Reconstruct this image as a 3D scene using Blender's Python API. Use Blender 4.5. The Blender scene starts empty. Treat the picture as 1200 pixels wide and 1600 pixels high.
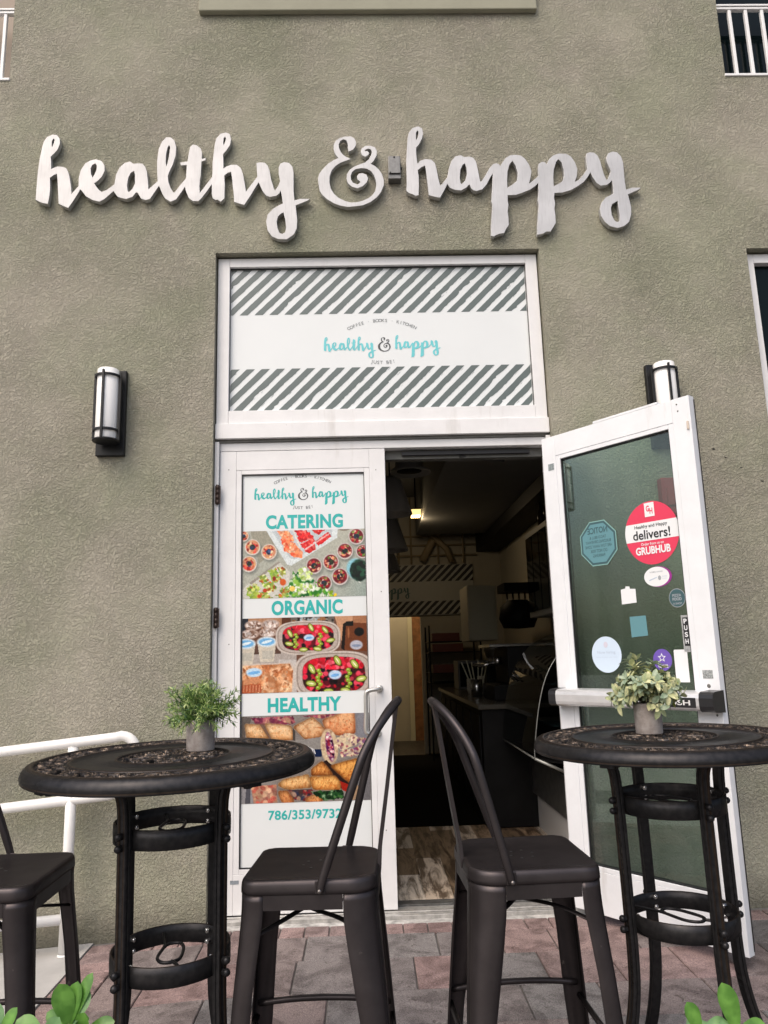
import bpy, math, random
import numpy as np
from mathutils import Matrix, Vector, Euler
R = math.radians
sc = bpy.context.scene
COL = sc.collection
rnd = random.Random(7)

# ------------------------------------------------------------------ camera
def make_camera():
    pitch, roll, yaw = R(10.801), R(-1.653), R(1.571)
    fw = Vector((math.sin(yaw)*math.cos(pitch), math.cos(yaw)*math.cos(pitch), math.sin(pitch)))
    r = Vector((math.cos(yaw), -math.sin(yaw), 0)); u = r.cross(fw)
    r2 = math.cos(roll)*r + math.sin(roll)*u; u2 = -math.sin(roll)*r + math.cos(roll)*u
    cd = bpy.data.cameras.new('camera'); cam = bpy.data.objects.new('camera', cd); COL.objects.link(cam)
    cd.sensor_fit = 'VERTICAL'; cd.sensor_height = 24.0; cd.lens = 1174.4/1600*24.0
    cd.clip_start = 0.05; cd.clip_end = 500
    m = Matrix((r2, u2, -fw)).transposed().to_4x4(); m.translation = Vector((0.7952, -4.0784, 1.2787))
    cam.matrix_world = m
    sc.camera = cam
make_camera()

# ------------------------------------------------------------------ sky, sun, exposure (open shade, bright overcast)
SUN_EL, SUN_AZ = 50.0, 214.0
w = bpy.data.worlds.new('World'); sc.world = w; w.use_nodes = True
nt = w.node_tree; nt.nodes.clear()
o_ = nt.nodes.new('ShaderNodeOutputWorld'); b_ = nt.nodes.new('ShaderNodeBackground'); s_ = nt.nodes.new('ShaderNodeTexSky')
s_.sky_type = 'NISHITA'; s_.sun_disc = False; s_.sun_elevation = R(SUN_EL); s_.sun_rotation = R(SUN_AZ)
s_.air_density = 1.0; s_.dust_density = 6.0; s_.ozone_density = 1.0
b_.inputs['Strength'].default_value = 0.15
nt.links.new(s_.outputs[0], b_.inputs[0]); nt.links.new(b_.outputs[0], o_.inputs[0])
sl = bpy.data.lights.new('sun', 'SUN'); sl.energy = 0.95; sl.angle = R(80); sl.color = (1.0, 0.985, 0.965)
so = bpy.data.objects.new('sun', sl); COL.objects.link(so)
sd = Vector((math.sin(R(SUN_AZ))*math.cos(R(SUN_EL)), math.cos(R(SUN_AZ))*math.cos(R(SUN_EL)), math.sin(R(SUN_EL))))
so.rotation_euler = sd.to_track_quat('Z', 'Y').to_euler(); so.location = sd*20
sc.view_settings.view_transform = 'Standard'; sc.view_settings.look = 'None'
sc.view_settings.gamma = 1.0; sc.view_settings.exposure = 0.29

# ------------------------------------------------------------------ helpers
def lin(r, g, b):
    f = lambda c: (c/255/12.92) if c/255 <= 0.04045 else ((c/255+0.055)/1.055)**2.4
    return (f(r), f(g), f(b))

def mat(name, col, rough=0.6, metal=0.0, spec=0.5, vary=0.0, vscale=6.0, col2=None, bump=0.0, bscale=80.0, bdist=0.002,
        attr=None, emit=None, coat=0.0, rvary=0.0, aniso=None, detail=4.0, marks=None, edge_tint=None):
    m = bpy.data.materials.new(name); m.use_nodes = True
    n = m.node_tree.nodes; L = m.node_tree.links
    p = n['Principled BSDF']
    p.inputs['Base Color'].default_value = (*col, 1); p.inputs['Roughness'].default_value = rough
    p.inputs['Metallic'].default_value = metal; p.inputs['Specular IOR Level'].default_value = spec
    if coat: p.inputs['Coat Weight'].default_value = coat; p.inputs['Coat Roughness'].default_value = 0.06
    if edge_tint is not None: p.inputs['Specular Tint'].default_value = (edge_tint, edge_tint, edge_tint, 1)
    tc = n.new('ShaderNodeTexCoord'); src = None
    if attr:
        a = n.new('ShaderNodeAttribute'); a.attribute_name = attr; src = a.outputs['Color']
    if vary or col2:
        t = n.new('ShaderNodeTexNoise'); t.inputs['Scale'].default_value = vscale; t.inputs['Detail'].default_value = detail
        t.inputs['Roughness'].default_value = 0.62
        L.new(tc.outputs['Object'], t.inputs['Vector'])
        rp = n.new('ShaderNodeValToRGB'); rp.color_ramp.elements[0].position = 0.35; rp.color_ramp.elements[1].position = 0.66
        c2 = col2 if col2 else tuple(c*(1+vary) for c in col)
        c1 = col if col2 else tuple(c*(1-vary) for c in col)
        if src is not None: c1, c2 = (1-vary,)*3, (1+vary*0.6,)*3
        rp.color_ramp.elements[0].color = (*c1, 1); rp.color_ramp.elements[1].color = (*c2, 1)
        L.new(t.outputs['Fac'], rp.inputs['Fac'])
        if src is not None:
            mx = n.new('ShaderNodeMix'); mx.data_type = 'RGBA'; mx.blend_type = 'MULTIPLY'; mx.inputs['Factor'].default_value = 1
            L.new(src, mx.inputs['A']); L.new(rp.outputs['Color'], mx.inputs['B']); src = mx.outputs['Result']
        else: src = rp.outputs['Color']
    for (ms, mp0, mp1, mcol, mamt) in (marks or ()):       # scuffs, drips and specks with a shape of their own
        mpn = n.new('ShaderNodeMapping'); mpn.inputs['Scale'].default_value = ms; L.new(tc.outputs['Object'], mpn.inputs['Vector'])
        t = n.new('ShaderNodeTexNoise'); t.inputs['Scale'].default_value = 1; t.inputs['Detail'].default_value = 5; t.inputs['Roughness'].default_value = .65; L.new(mpn.outputs['Vector'], t.inputs['Vector'])
        rp = n.new('ShaderNodeMapRange'); rp.inputs['From Min'].default_value = mp0; rp.inputs['From Max'].default_value = mp1; rp.inputs['To Max'].default_value = mamt; L.new(t.outputs['Fac'], rp.inputs['Value'])
        mx = n.new('ShaderNodeMix'); mx.data_type = 'RGBA'; mx.inputs['B'].default_value = (*mcol, 1); L.new(rp.outputs['Result'], mx.inputs['Factor'])
        if src is not None: L.new(src, mx.inputs['A'])
        else: mx.inputs['A'].default_value = (*col, 1)
        src = mx.outputs['Result']
    if src is not None: L.new(src, p.inputs['Base Color'])
    if rvary:
        t = n.new('ShaderNodeTexNoise'); t.inputs['Scale'].default_value = vscale*2.3; t.inputs['Detail'].default_value = 3
        L.new(tc.outputs['Object'], t.inputs['Vector'])
        mr = n.new('ShaderNodeMapRange'); mr.inputs['To Min'].default_value = rough-rvary; mr.inputs['To Max'].default_value = rough+rvary
        L.new(t.outputs['Fac'], mr.inputs['Value']); L.new(mr.outputs['Result'], p.inputs['Roughness'])
    if bump:
        t = n.new('ShaderNodeTexNoise'); t.inputs['Scale'].default_value = bscale; t.inputs['Detail'].default_value = 4
        mp = n.new('ShaderNodeMapping')
        if aniso: mp.inputs['Scale'].default_value = aniso
        L.new(tc.outputs['Object'], mp.inputs['Vector']); L.new(mp.outputs['Vector'], t.inputs['Vector'])
        bm = n.new('ShaderNodeBump'); bm.inputs['Strength'].default_value = bump; bm.inputs['Distance'].default_value = bdist
        L.new(t.outputs['Fac'], bm.inputs['Height']); L.new(bm.outputs['Normal'], p.inputs['Normal'])
    if emit:
        p.inputs['Emission Color'].default_value = (*emit[0], 1); p.inputs['Emission Strength'].default_value = emit[1]
    return m

class MB:
    """collects shapes and links them as one mesh object"""
    def __init__(s): s.v = []; s.f = []; s.mi = []; s.sm = []; s.c = []; s.hascol = False
    def add(s, vs, fs, m=0, smooth=False, M=None, col=None, cols=None):
        o = len(s.v)
        if M is not None: vs = [M @ Vector(p) for p in vs]
        s.v.extend([tuple(p) for p in vs])
        s.f.extend([tuple(i+o for i in f) for f in fs])
        s.mi.extend([m]*len(fs)); s.sm.extend([smooth]*len(fs))
        if cols is not None: s.c.extend(cols); s.hascol = True
        else:
            s.c.extend([col if col else (1, 1, 1)]*len(vs))
            if col: s.hascol = True
        return s
    def box(s, x0, x1, y0, y1, z0, z1, m=0, M=None, col=None):
        v = [(x, y, z) for x in (x0, x1) for y in (y0, y1) for z in (z0, z1)]
        f = [(0, 1, 3, 2), (4, 6, 7, 5), (0, 4, 5, 1), (2, 3, 7, 6), (0, 2, 6, 4), (1, 5, 7, 3)]
        return s.add(v, f, m, False, M, col)
    def prism(s, poly, y0, y1, m=0, M=None):
        """poly of (x,z); extruded along y"""
        n = len(poly)
        v = [(p[0], y0, p[1]) for p in poly] + [(p[0], y1, p[1]) for p in poly]
        f = [tuple(range(n)), tuple(range(2*n-1, n-1, -1))] + [(i, i+n, (i+1) % n+n, (i+1) % n) for i in range(n)]
        return s.add(v, f, m, False, M)
    def tube(s, path, r, n=10, m=0, cap=True, M=None, smooth=True, closed=False, flat=1.0, up=None, col=None):
        P = [Vector(p) for p in path]; k = len(P)
        rr = r if isinstance(r, (list, tuple)) else [r]*k
        vs = []; fs = []; prev = None
        for i, p in enumerate(P):
            if closed: t = P[(i+1) % k]-P[i-1]
            else: t = P[min(i+1, k-1)]-P[max(i-1, 0)]
            t.normalize()
            if up is not None: a = Vector(up) - t*t.dot(Vector(up))
            elif prev is None: a = t.orthogonal()
            else: a = prev - t*t.dot(prev)
            if a.length < 1e-6: a = t.orthogonal()
            a.normalize(); prev = a; b = t.cross(a)
            for j in range(n):
                an = 2*math.pi*j/n + (math.pi/n if n == 4 else 0)
                vs.append(p + a*(rr[i]*flat*math.cos(an)) + b*(rr[i]*math.sin(an)))
        for i in range(k if closed else k-1):
            for j in range(n):
                i2 = (i+1) % k
                fs.append((i*n+j, i*n+(j+1) % n, i2*n+(j+1) % n, i2*n+j))
        if cap and not closed:
            fs.append(tuple(range(n-1, -1, -1))); fs.append(tuple((k-1)*n+j for j in range(n)))
        return s.add(vs, fs, m, smooth and n > 4, M, col)
    def lathe(s, prof, n=32, m=0, M=None, smooth=True, cap0=False, cap1=False, c=(0, 0)):
        vs = []; fs = []; k = len(prof)
        for r, z in prof:
            for j in range(n):
                a = 2*math.pi*j/n; vs.append((c[0]+r*math.cos(a), c[1]+r*math.sin(a), z))
        for i in range(k-1):
            for j in range(n): fs.append((i*n+j, i*n+(j+1) % n, (i+1)*n+(j+1) % n, (i+1)*n+j))
        if cap0: fs.append(tuple(range(n-1, -1, -1)))
        if cap1: fs.append(tuple((k-1)*n+j for j in range(n)))
        return s.add(vs, fs, m, smooth, M)
    def sphere(s, c, r, n=10, m=0, M=None, sq=(1, 1, 1)):
        vs = []; fs = []; h = n//2
        for i in range(h+1):
            t = math.pi*i/h
            for j in range(n):
                a = 2*math.pi*j/n
                vs.append((c[0]+r*sq[0]*math.sin(t)*math.cos(a), c[1]+r*sq[1]*math.sin(t)*math.sin(a), c[2]+r*sq[2]*math.cos(t)))
        for i in range(h):
            for j in range(n): fs.append((i*n+j, (i+1)*n+j, (i+1)*n+(j+1) % n, i*n+(j+1) % n))
        return s.add(vs, fs, m, True, M)
    def build(s, name, mats, parent=None, bevel=0.0, solid=0.0, seg=2, weld=False):
        me = bpy.data.meshes.new(name); me.from_pydata(s.v, [], s.f)
        mats = mats if isinstance(mats, (list, tuple)) else [mats]
        for m in mats: me.materials.append(m)
        me.polygons.foreach_set('material_index', s.mi); me.polygons.foreach_set('use_smooth', s.sm)
        if s.hascol:
            at = me.color_attributes.new('Col', 'FLOAT_COLOR', 'POINT')
            a = np.ones((len(s.v), 4), np.float32); a[:, :3] = np.array(s.c, np.float32); at.data.foreach_set('color', a.ravel())
        me.validate(); me.update()
        ob = bpy.data.objects.new(name, me); COL.objects.link(ob)
        if parent: ob.parent = parent
        if solid:
            md = ob.modifiers.new('solid', 'SOLIDIFY'); md.thickness = solid; md.offset = -1
        if bevel:
            md = ob.modifiers.new('bevel', 'BEVEL'); md.width = bevel; md.segments = seg; md.limit_method = 'ANGLE'; md.angle_limit = R(40)
        return ob

def tag(o, label=None, cat=None, group=None, kind=None):
    if label: o['label'] = label
    if cat: o['category'] = cat
    if group: o['group'] = group
    if kind: o['kind'] = kind
    return o
def thing(name, label, cat, loc=(0, 0, 0), rz=0.0, group=None, rot=None):
    o = bpy.data.objects.new(name, None); COL.objects.link(o); o.empty_display_size = 0.05
    o.location = loc; o.rotation_euler = rot if rot else (0, 0, rz)
    return tag(o, label, cat, group)
def copy_tree(o, parent=None):
    c = o.copy(); COL.objects.link(c)
    if parent: c.parent = parent
    for ch in list(o.children): copy_tree(ch, c)
    return c

def smooth_path(pts, k=6, closed=False):
    P = [Vector(p) for p in pts]; n = len(P); out = []
    for i in range(n if closed else n-1):
        g = (lambda j: P[j % n]) if closed else (lambda j: P[max(0, min(n-1, j))])
        p0, p1, p2, p3 = g(i-1), g(i), g(i+1), g(i+2)
        for q in range(k):
            t = q/k
            out.append(0.5*((2*p1)+(p2-p0)*t+(2*p0-5*p1+4*p2-p3)*t*t+(3*p1-p0-3*p2+p3)*t**3))
    if not closed: out.append(P[-1])
    return out

# ---- flat 2-D shapes -> triangles through a filled curve (holes allowed); returns verts (x,z), faces
def fill2d(loops, extrude=0.0, bevel=0.0):
    cu = bpy.data.curves.new('tmp', 'CURVE'); cu.dimensions = '2D'; cu.fill_mode = 'BOTH'; cu.extrude = extrude; cu.bevel_depth = bevel
    for lp in loops:
        sp = cu.splines.new('POLY'); sp.points.add(len(lp)-1); sp.use_cyclic_u = True
        for i, p in enumerate(lp): sp.points[i].co = (p[0], p[1], 0, 1)
    return _curve_mesh(cu)
def _curve_mesh(cu):
    ob = bpy.data.objects.new('tmp', cu); COL.objects.link(ob)
    dg = bpy.context.evaluated_depsgraph_get(); dg.update()
    me = bpy.data.meshes.new_from_object(ob.evaluated_get(dg))
    v = [tuple(p.co) for p in me.vertices]; f = [tuple(p.vertices) for p in me.polygons]
    bpy.data.objects.remove(ob); bpy.data.curves.remove(cu); bpy.data.meshes.remove(me)
    return v, f
_txt = {}
def text2d(s, bold=0.0, space=1.0):
    key = (s, bold, space)
    if key not in _txt:
        cu = bpy.data.curves.new('tmp', 'FONT'); cu.body = s; cu.size = 1.0; cu.offset = bold; cu.fill_mode = 'FRONT'; cu.space_character = space
        cu.resolution_u = 4
        _txt[key] = _curve_mesh(cu)
    return _txt[key]
def put_flat(mb, vf, x0, x1, z0, z1, y, m, fn=None, mirror=False):
    """fit 2-D verts into the rectangle on plane y (faces towards -y); fn maps (x,y,z) to the final place"""
    v, f = vf
    a = min(p[0] for p in v); b = max(p[0] for p in v); c = min(p[1] for p in v); d = max(p[1] for p in v)
    out = []
    for p in v:
        t = (p[0]-a)/(b-a)
        if mirror: t = 1-t
        q = (x0+t*(x1-x0), y, z0+(p[1]-c)/(d-c)*(z1-z0))
        out.append(fn(*q) if fn else q)
    mb.add(out, f, m)
def put_arc(mb, s, cx, cz, rad, h, a0, a1, y, m, up=True, bold=0.004, fn=None):
    """letters one by one round an arc; angles in degrees from straight up (or down)"""
    n = len(s)
    for i, ch in enumerate(s):
        if ch == ' ': continue
        a = R(a0+(a1-a0)*i/(n-1))
        v, f = text2d(ch, bold); k = h/0.73
        wd = max(p[0] for p in v)+min(p[0] for p in v)
        out = []
        for p in v:
            x, z = (p[0]-wd/2)*k, p[1]*k
            if up: q = (cx+rad*math.sin(a)+x*math.cos(a)+z*math.sin(a), y, cz+rad*math.cos(a)-x*math.sin(a)+z*math.cos(a))
            else: q = (cx+rad*math.sin(a)+x*math.cos(a)-z*math.sin(a), y, cz-rad*math.cos(a)+x*math.sin(a)+z*math.cos(a))
            out.append(fn(*q) if fn else q)
        mb.add(out, f, m)
def ellipse_pts(cx, cz, rx, rz, n=40): return [(cx+rx*math.cos(2*math.pi*i/n), cz+rz*math.sin(2*math.pi*i/n)) for i in range(n)]
def put_poly(mb, pts, y, m, fn=None):
    out = [fn(p[0], y, p[1]) if fn else (p[0], y, p[1]) for p in pts]
    mb.add(out, [tuple(range(len(pts)))], m)

# ------------------------------------------------------------------ materials
def stucco_mat(name, c1, c2, bump=1.0, scale=92.0):
    m = bpy.data.materials.new(name); m.use_nodes = True
    n = m.node_tree.nodes; L = m.node_tree.links; p = n['Principled BSDF']
    p.inputs['Roughness'].default_value = 0.82; p.inputs['Specular IOR Level'].default_value = 0.3
    tc = n.new('ShaderNodeTexCoord')
    def noise(sc_, det, dist=0.0, rough=0.5, src=None):
        t = n.new('ShaderNodeTexNoise'); t.inputs['Scale'].default_value = sc_; t.inputs['Detail'].default_value = det
        t.inputs['Distortion'].default_value = dist; t.inputs['Roughness'].default_value = rough
        L.new(src if src else tc.outputs['Object'], t.inputs['Vector']); return t.outputs['Fac']
    def math_(op, a, b=None, v=None):
        t = n.new('ShaderNodeMath'); t.operation = op
        L.new(a, t.inputs[0])
        if b is not None: L.new(b, t.inputs[1])
        if v is not None: t.inputs[1].default_value = v
        return t.outputs[0]
    # broad blotches of the paint: green-grey to rose-grey
    blot = noise(1.3, 3, 0.4); fine = noise(9, 5, 0.3, 0.6)
    mixf = math_('MULTIPLY_ADD', fine, v=0.45); n_ = mixf.node; L.new(blot, n_.inputs[2])
    rp = n.new('ShaderNodeValToRGB'); rp.color_ramp.elements[0].position = 0.56; rp.color_ramp.elements[1].position = 0.90
    rp.color_ramp.elements[0].color = (*c1, 1); rp.color_ramp.elements[1].color = (*c2, 1)
    L.new(mixf, rp.inputs['Fac'])
    # splash damp and dirt right above the pavement
    sx = n.new('ShaderNodeSeparateXYZ'); L.new(tc.outputs['Object'], sx.inputs[0])
    dirt = noise(14, 6, 0.8, 0.7)
    mr = n.new('ShaderNodeMapRange'); mr.inputs['From Min'].default_value = 0.14; mr.inputs['From Max'].default_value = -0.06
    hz = math_('MULTIPLY_ADD', dirt, v=-0.22); L.new(sx.outputs['Z'], hz.node.inputs[2])
    hz2 = math_('ADD', hz, v=0.11)
    L.new(hz2, mr.inputs['Value'])
    mx = n.new('ShaderNodeMix'); mx.data_type = 'RGBA'; mx.inputs['B'].default_value = (0.09, 0.085, 0.065, 1)
    L.new(math_('MULTIPLY', mr.outputs['Result'], v=0.75), mx.inputs['Factor']); L.new(rp.outputs['Color'], mx.inputs['A'])
    L.new(mx.outputs['Result'], p.inputs['Base Color'])
    # trowelled worm-like relief: ridges from warped noise, patchy in strength
    warp = n.new('ShaderNodeTexNoise'); warp.inputs['Scale'].default_value = 9; warp.inputs['Detail'].default_value = 2
    L.new(tc.outputs['Object'], warp.inputs['Vector'])
    va = n.new('ShaderNodeMix'); va.data_type = 'RGBA'; va.blend_type = 'LINEAR_LIGHT'; va.inputs['Factor'].default_value = 0.02
    L.new(tc.outputs['Object'], va.inputs['A']); L.new(warp.outputs['Color'], va.inputs['B'])
    r1 = noise(scale, 4, 0.25, 0.62, va.outputs['Result'])
    plate = n.new('ShaderNodeMapRange'); plate.interpolation_type = 'SMOOTHSTEP'
    plate.inputs['From Min'].default_value = 0.36; plate.inputs['From Max'].default_value = 0.60
    L.new(r1, plate.inputs['Value'])
    r2 = noise(scale*2.1, 3, 0.1, 0.6, va.outputs['Result'])
    grain = noise(300, 2)
    slow = noise(22, 3, 0.2, 0.55)
    hsum = math_('ADD', math_('MULTIPLY', plate.outputs['Result'], v=0.85), math_('MULTIPLY', r2, v=0.75))
    hsum = math_('ADD', hsum, math_('MULTIPLY', grain, v=0.25))
    hsum = math_('ADD', hsum, math_('MULTIPLY', slow, v=1.5))
    patch = n.new('ShaderNodeMapRange'); patch.inputs['From Min'].default_value = 0.35; patch.inputs['From Max'].default_value = 0.65
    patch.inputs['To Min'].default_value = 0.5; patch.inputs['To Max'].default_value = 1.0
    L.new(noise(1.7, 2), patch.inputs['Value'])
    hs = math_('MULTIPLY', hsum, patch.outputs['Result'])
    bm = n.new('ShaderNodeBump'); bm.inputs['Strength'].default_value = bump; bm.inputs['Distance'].default_value = 0.0078
    L.new(hs, bm.inputs['Height']); L.new(bm.outputs['Normal'], p.inputs['Normal'])
    return m

def glass_mat(name, tint, refl=1.0, smear=0.0):
    m = bpy.data.materials.new(name); m.use_nodes = True
    n = m.node_tree.nodes; L = m.node_tree.links; n.clear()
    o = n.new('ShaderNodeOutputMaterial'); t = n.new('ShaderNodeBsdfTransparent'); g = n.new('ShaderNodeBsdfGlossy'); x = n.new('ShaderNodeMixShader')
    fr = n.new('ShaderNodeFresnel'); fr.inputs['IOR'].default_value = 1.5
    mu = n.new('ShaderNodeMath'); mu.operation = 'MULTIPLY'; mu.inputs[1].default_value = refl
    t.inputs['Color'].default_value = (*tint, 1); g.inputs['Roughness'].default_value = 0.0; g.inputs['Color'].default_value = (1, 1, 1, 1)
    L.new(fr.outputs[0], mu.inputs[0]); L.new(mu.outputs[0], x.inputs['Fac'])
    L.new(t.outputs[0], x.inputs[1]); L.new(g.outputs[0], x.inputs[2]); res = x.outputs[0]
    if smear:                                   # wiped-on film of dust, in soft upright streaks
        tc = n.new('ShaderNodeTexCoord'); mp = n.new('ShaderNodeMapping'); mp.inputs['Scale'].default_value = (9, 9, .9); mp.inputs['Rotation'].default_value = (0, R(6), 0)
        L.new(tc.outputs['Object'], mp.inputs['Vector']); nz = n.new('ShaderNodeTexNoise'); nz.inputs['Scale'].default_value = 1; nz.inputs['Detail'].default_value = 5; L.new(mp.outputs[0], nz.inputs['Vector'])
        mr = n.new('ShaderNodeMapRange'); mr.inputs['From Min'].default_value = .40; mr.inputs['From Max'].default_value = .72; mr.inputs['To Min'].default_value = smear*.35; mr.inputs['To Max'].default_value = smear*1.9; L.new(nz.outputs['Fac'], mr.inputs['Value'])
        d = n.new('ShaderNodeBsdfDiffuse'); d.inputs['Color'].default_value = (.55, .60, .57, 1); y = n.new('ShaderNodeMixShader'); L.new(mr.outputs['Result'], y.inputs['Fac']); L.new(res, y.inputs[1]); L.new(d.outputs[0], y.inputs[2]); res = y.outputs[0]
    L.new(res, o.inputs[0])
    return m

M_ = {}
M_['stucco'] = stucco_mat('olive_stucco', (0.328, 0.330, 0.243), (0.402, 0.374, 0.306))
M_['trim'] = mat('smooth_olive_paint', (0.30, 0.295, 0.222), 0.75, vary=0.06, vscale=5, bump=0.25, bscale=90, bdist=0.002)
M_['alu'] = mat('white_painted_aluminium', (0.75, 0.75, 0.755), 0.42, vary=0.035, vscale=7, rvary=0.06, bump=0.05, bscale=40, bdist=0.001, marks=(((9, 9, 1.4), .60, .78, (.42, .40, .36), .45), ((60, 60, 60), .70, .76, (.25, .24, .22), .6)))
M_['alu_skylit'] = mat('white_aluminium_skylit', (0.78, 0.80, 0.83), 0.38, vary=0.035, vscale=7, rvary=0.06, bump=0.05, bscale=40, bdist=0.001, marks=(((9, 9, 1.4), .60, .78, (.42, .40, .36), .45), ((60, 60, 60), .70, .76, (.25, .24, .22), .6)))  # same white paint; the sky's bluish light is put into the base colour
M_['gasket'] = mat('black_rubber', (0.012, 0.012, 0.014), 0.5)
M_['strip'] = mat('grey_metal_strip', (0.13, 0.13, 0.12), 0.5, metal=0.3, vary=0.15, vscale=12)
M_['bronze'] = mat('dark_hinge_bronze', (0.055, 0.038, 0.032), 0.45, metal=0.6, vary=0.3, vscale=40)
M_['film'] = mat('white_window_film', (0.73, 0.76, 0.765), 0.22, spec=0.45, vary=0.012, vscale=3)
M_['stripe'] = mat('grey_green_print', (0.115, 0.142, 0.135), 0.25, spec=0.5, vary=0.05, vscale=14)
M_['teal'] = mat('pale_teal_print', (0.14, 0.56, 0.60), 0.3, vary=0.05, vscale=20)
M_['teal2'] = mat('deep_teal_print', (0.028, 0.42, 0.40), 0.3, vary=0.05, vscale=20)
M_['ink'] = mat('charcoal_print', (0.055, 0.06, 0.065), 0.4)
M_['ink2'] = mat('grey_print', (0.20, 0.215, 0.22), 0.4)
M_['photo'] = mat('printed_photo', (0.8, 0.8, 0.8), 0.25, spec=0.45, attr='Col')
M_['steel'] = mat('brushed_sign_metal', (0.50, 0.50, 0.505), 0.46, metal=0.25, vary=0.10, vscale=4, rvary=0.06, bump=0.10, bscale=2.2, bdist=0.03, marks=(((140, 140, 9), .52, .75, (.30, .30, .30), .5),))
M_['steel_blue'] = mat('pull_handle_steel', (0.58, 0.57, 0.54), 0.38, metal=0.9, vary=0.08, vscale=15)
M_['steel_edge'] = mat('sign_return_metal', (0.50, 0.50, 0.49), 0.42, metal=0.4, vary=0.12, vscale=15)
M_['black_metal'] = mat('black_lamp_metal', (0.010, 0.0105, 0.012), 0.42, spec=0.3, vary=0.15, vscale=30)
M_['opal'] = mat('opal_glass', (0.93, 0.925, 0.91), 0.16, spec=0.5)
_n = M_['opal'].node_tree.nodes; _l = M_['opal'].node_tree.links; _t = _n.new('ShaderNodeBsdfTranslucent'); _t.inputs['Color'].default_value = (.95, .94, .91, 1); _x = _n.new('ShaderNodeMixShader'); _x.inputs['Fac'].default_value = .02
_l.new(_n['Principled BSDF'].outputs[0], _x.inputs[1]); _l.new(_t.outputs[0], _x.inputs[2]); _l.new(_x.outputs[0], _n['Material Output'].inputs['Surface'])
M_['galv'] = mat('galvanised_box', (0.15, 0.15, 0.147), 0.40, metal=0.6, vary=0.15, vscale=50)
M_['red'] = mat('red_alarm_plastic', (0.30, 0.03, 0.03), 0.4)
M_['pipe'] = mat('white_pipe_paint', (0.80, 0.79, 0.77), 0.38, vary=0.04, vscale=12, bump=0.06, bscale=30, marks=(((30, 30, 30), .66, .74, (.35, .30, .24), .5),))
M_['glass'] = glass_mat('green_door_glass', (0.70, 0.815, 0.745), 1.3, 0.022)
M_['dark_glass'] = mat('dark_window_glass', (0.004, 0.008, 0.009), 0.05, spec=0.16)
M_['blind'] = mat('beige_blind', (0.36, 0.30, 0.25), 0.8)
M_['bar_paint'] = mat('white_rail_paint', (0.80, 0.80, 0.80), 0.45)

# ------------------------------------------------------------------ ground
def gz(x, y): return 0.02*(y+0.06) + 0.065*min(0.0, x-0.2) - 0.004
def make_ground():
    b = MB(); xs = [-40, -12, -6, -3, -1.5, -0.6, 0.2, 1, 3, 6, 12, 40]; ys = [-40, -15, -6, -3, -1.5, -0.5, 0.02]
    cl = lambda x: max(-2.0, x)
    vs = [(x, y, gz(cl(x), y)-0.010) for y in ys for x in xs]; nx = len(xs)
    fs = [(j*nx+i, j*nx+i+1, (j+1)*nx+i+1, (j+1)*nx+i) for j in range(len(ys)-1) for i in range(nx-1)]
    b.add(vs, fs)
    tag(b.build('ground', mat('sandy_ground', (0.15, 0.14, 0.13), 0.9, vary=0.2, vscale=20)), kind='structure')
make_ground()

def paver_block(b, x0, x1, y0, y1, rr, col, z_off=0.0, g=0.0028):
    x0 += g; x1 -= g; y0 += g; y1 -= g; c = 0.0035
    tz = rr.uniform(-0.0012, 0.0012)+z_off; tx = rr.uniform(-0.004, 0.004); ty = rr.uniform(-0.004, 0.004)
    j = lambda: rr.uniform(-0.0012, 0.0012)
    P = [(x0+j(), y0+j()), (x1+j(), y0+j()), (x1+j(), y1+j()), (x0+j(), y1+j())]
    cx, cy = (x0+x1)/2, (y0+y1)/2
    zt = lambda x, y: gz(x, y)+tz+tx*(x-cx)+ty*(y-cy)
    vs = [(x, y, zt(x, y)-0.012) for x, y in P]+[(x, y, zt(x, y)-c) for x, y in P]
    ins = [(x+(c if x < cx else -c), y+(c if y < cy else -c)) for x, y in P]
    vs += [(x, y, zt(x, y)) for x, y in ins]
    fs = [(8, 9, 10, 11)]
    for k in range(4):
        q = (k+1) % 4
        fs += [(k, q, 4+q, 4+k), (4+k, 4+q, 8+q, 8+k)]
    b.add(vs, fs, 0, False, None, col)

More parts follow.
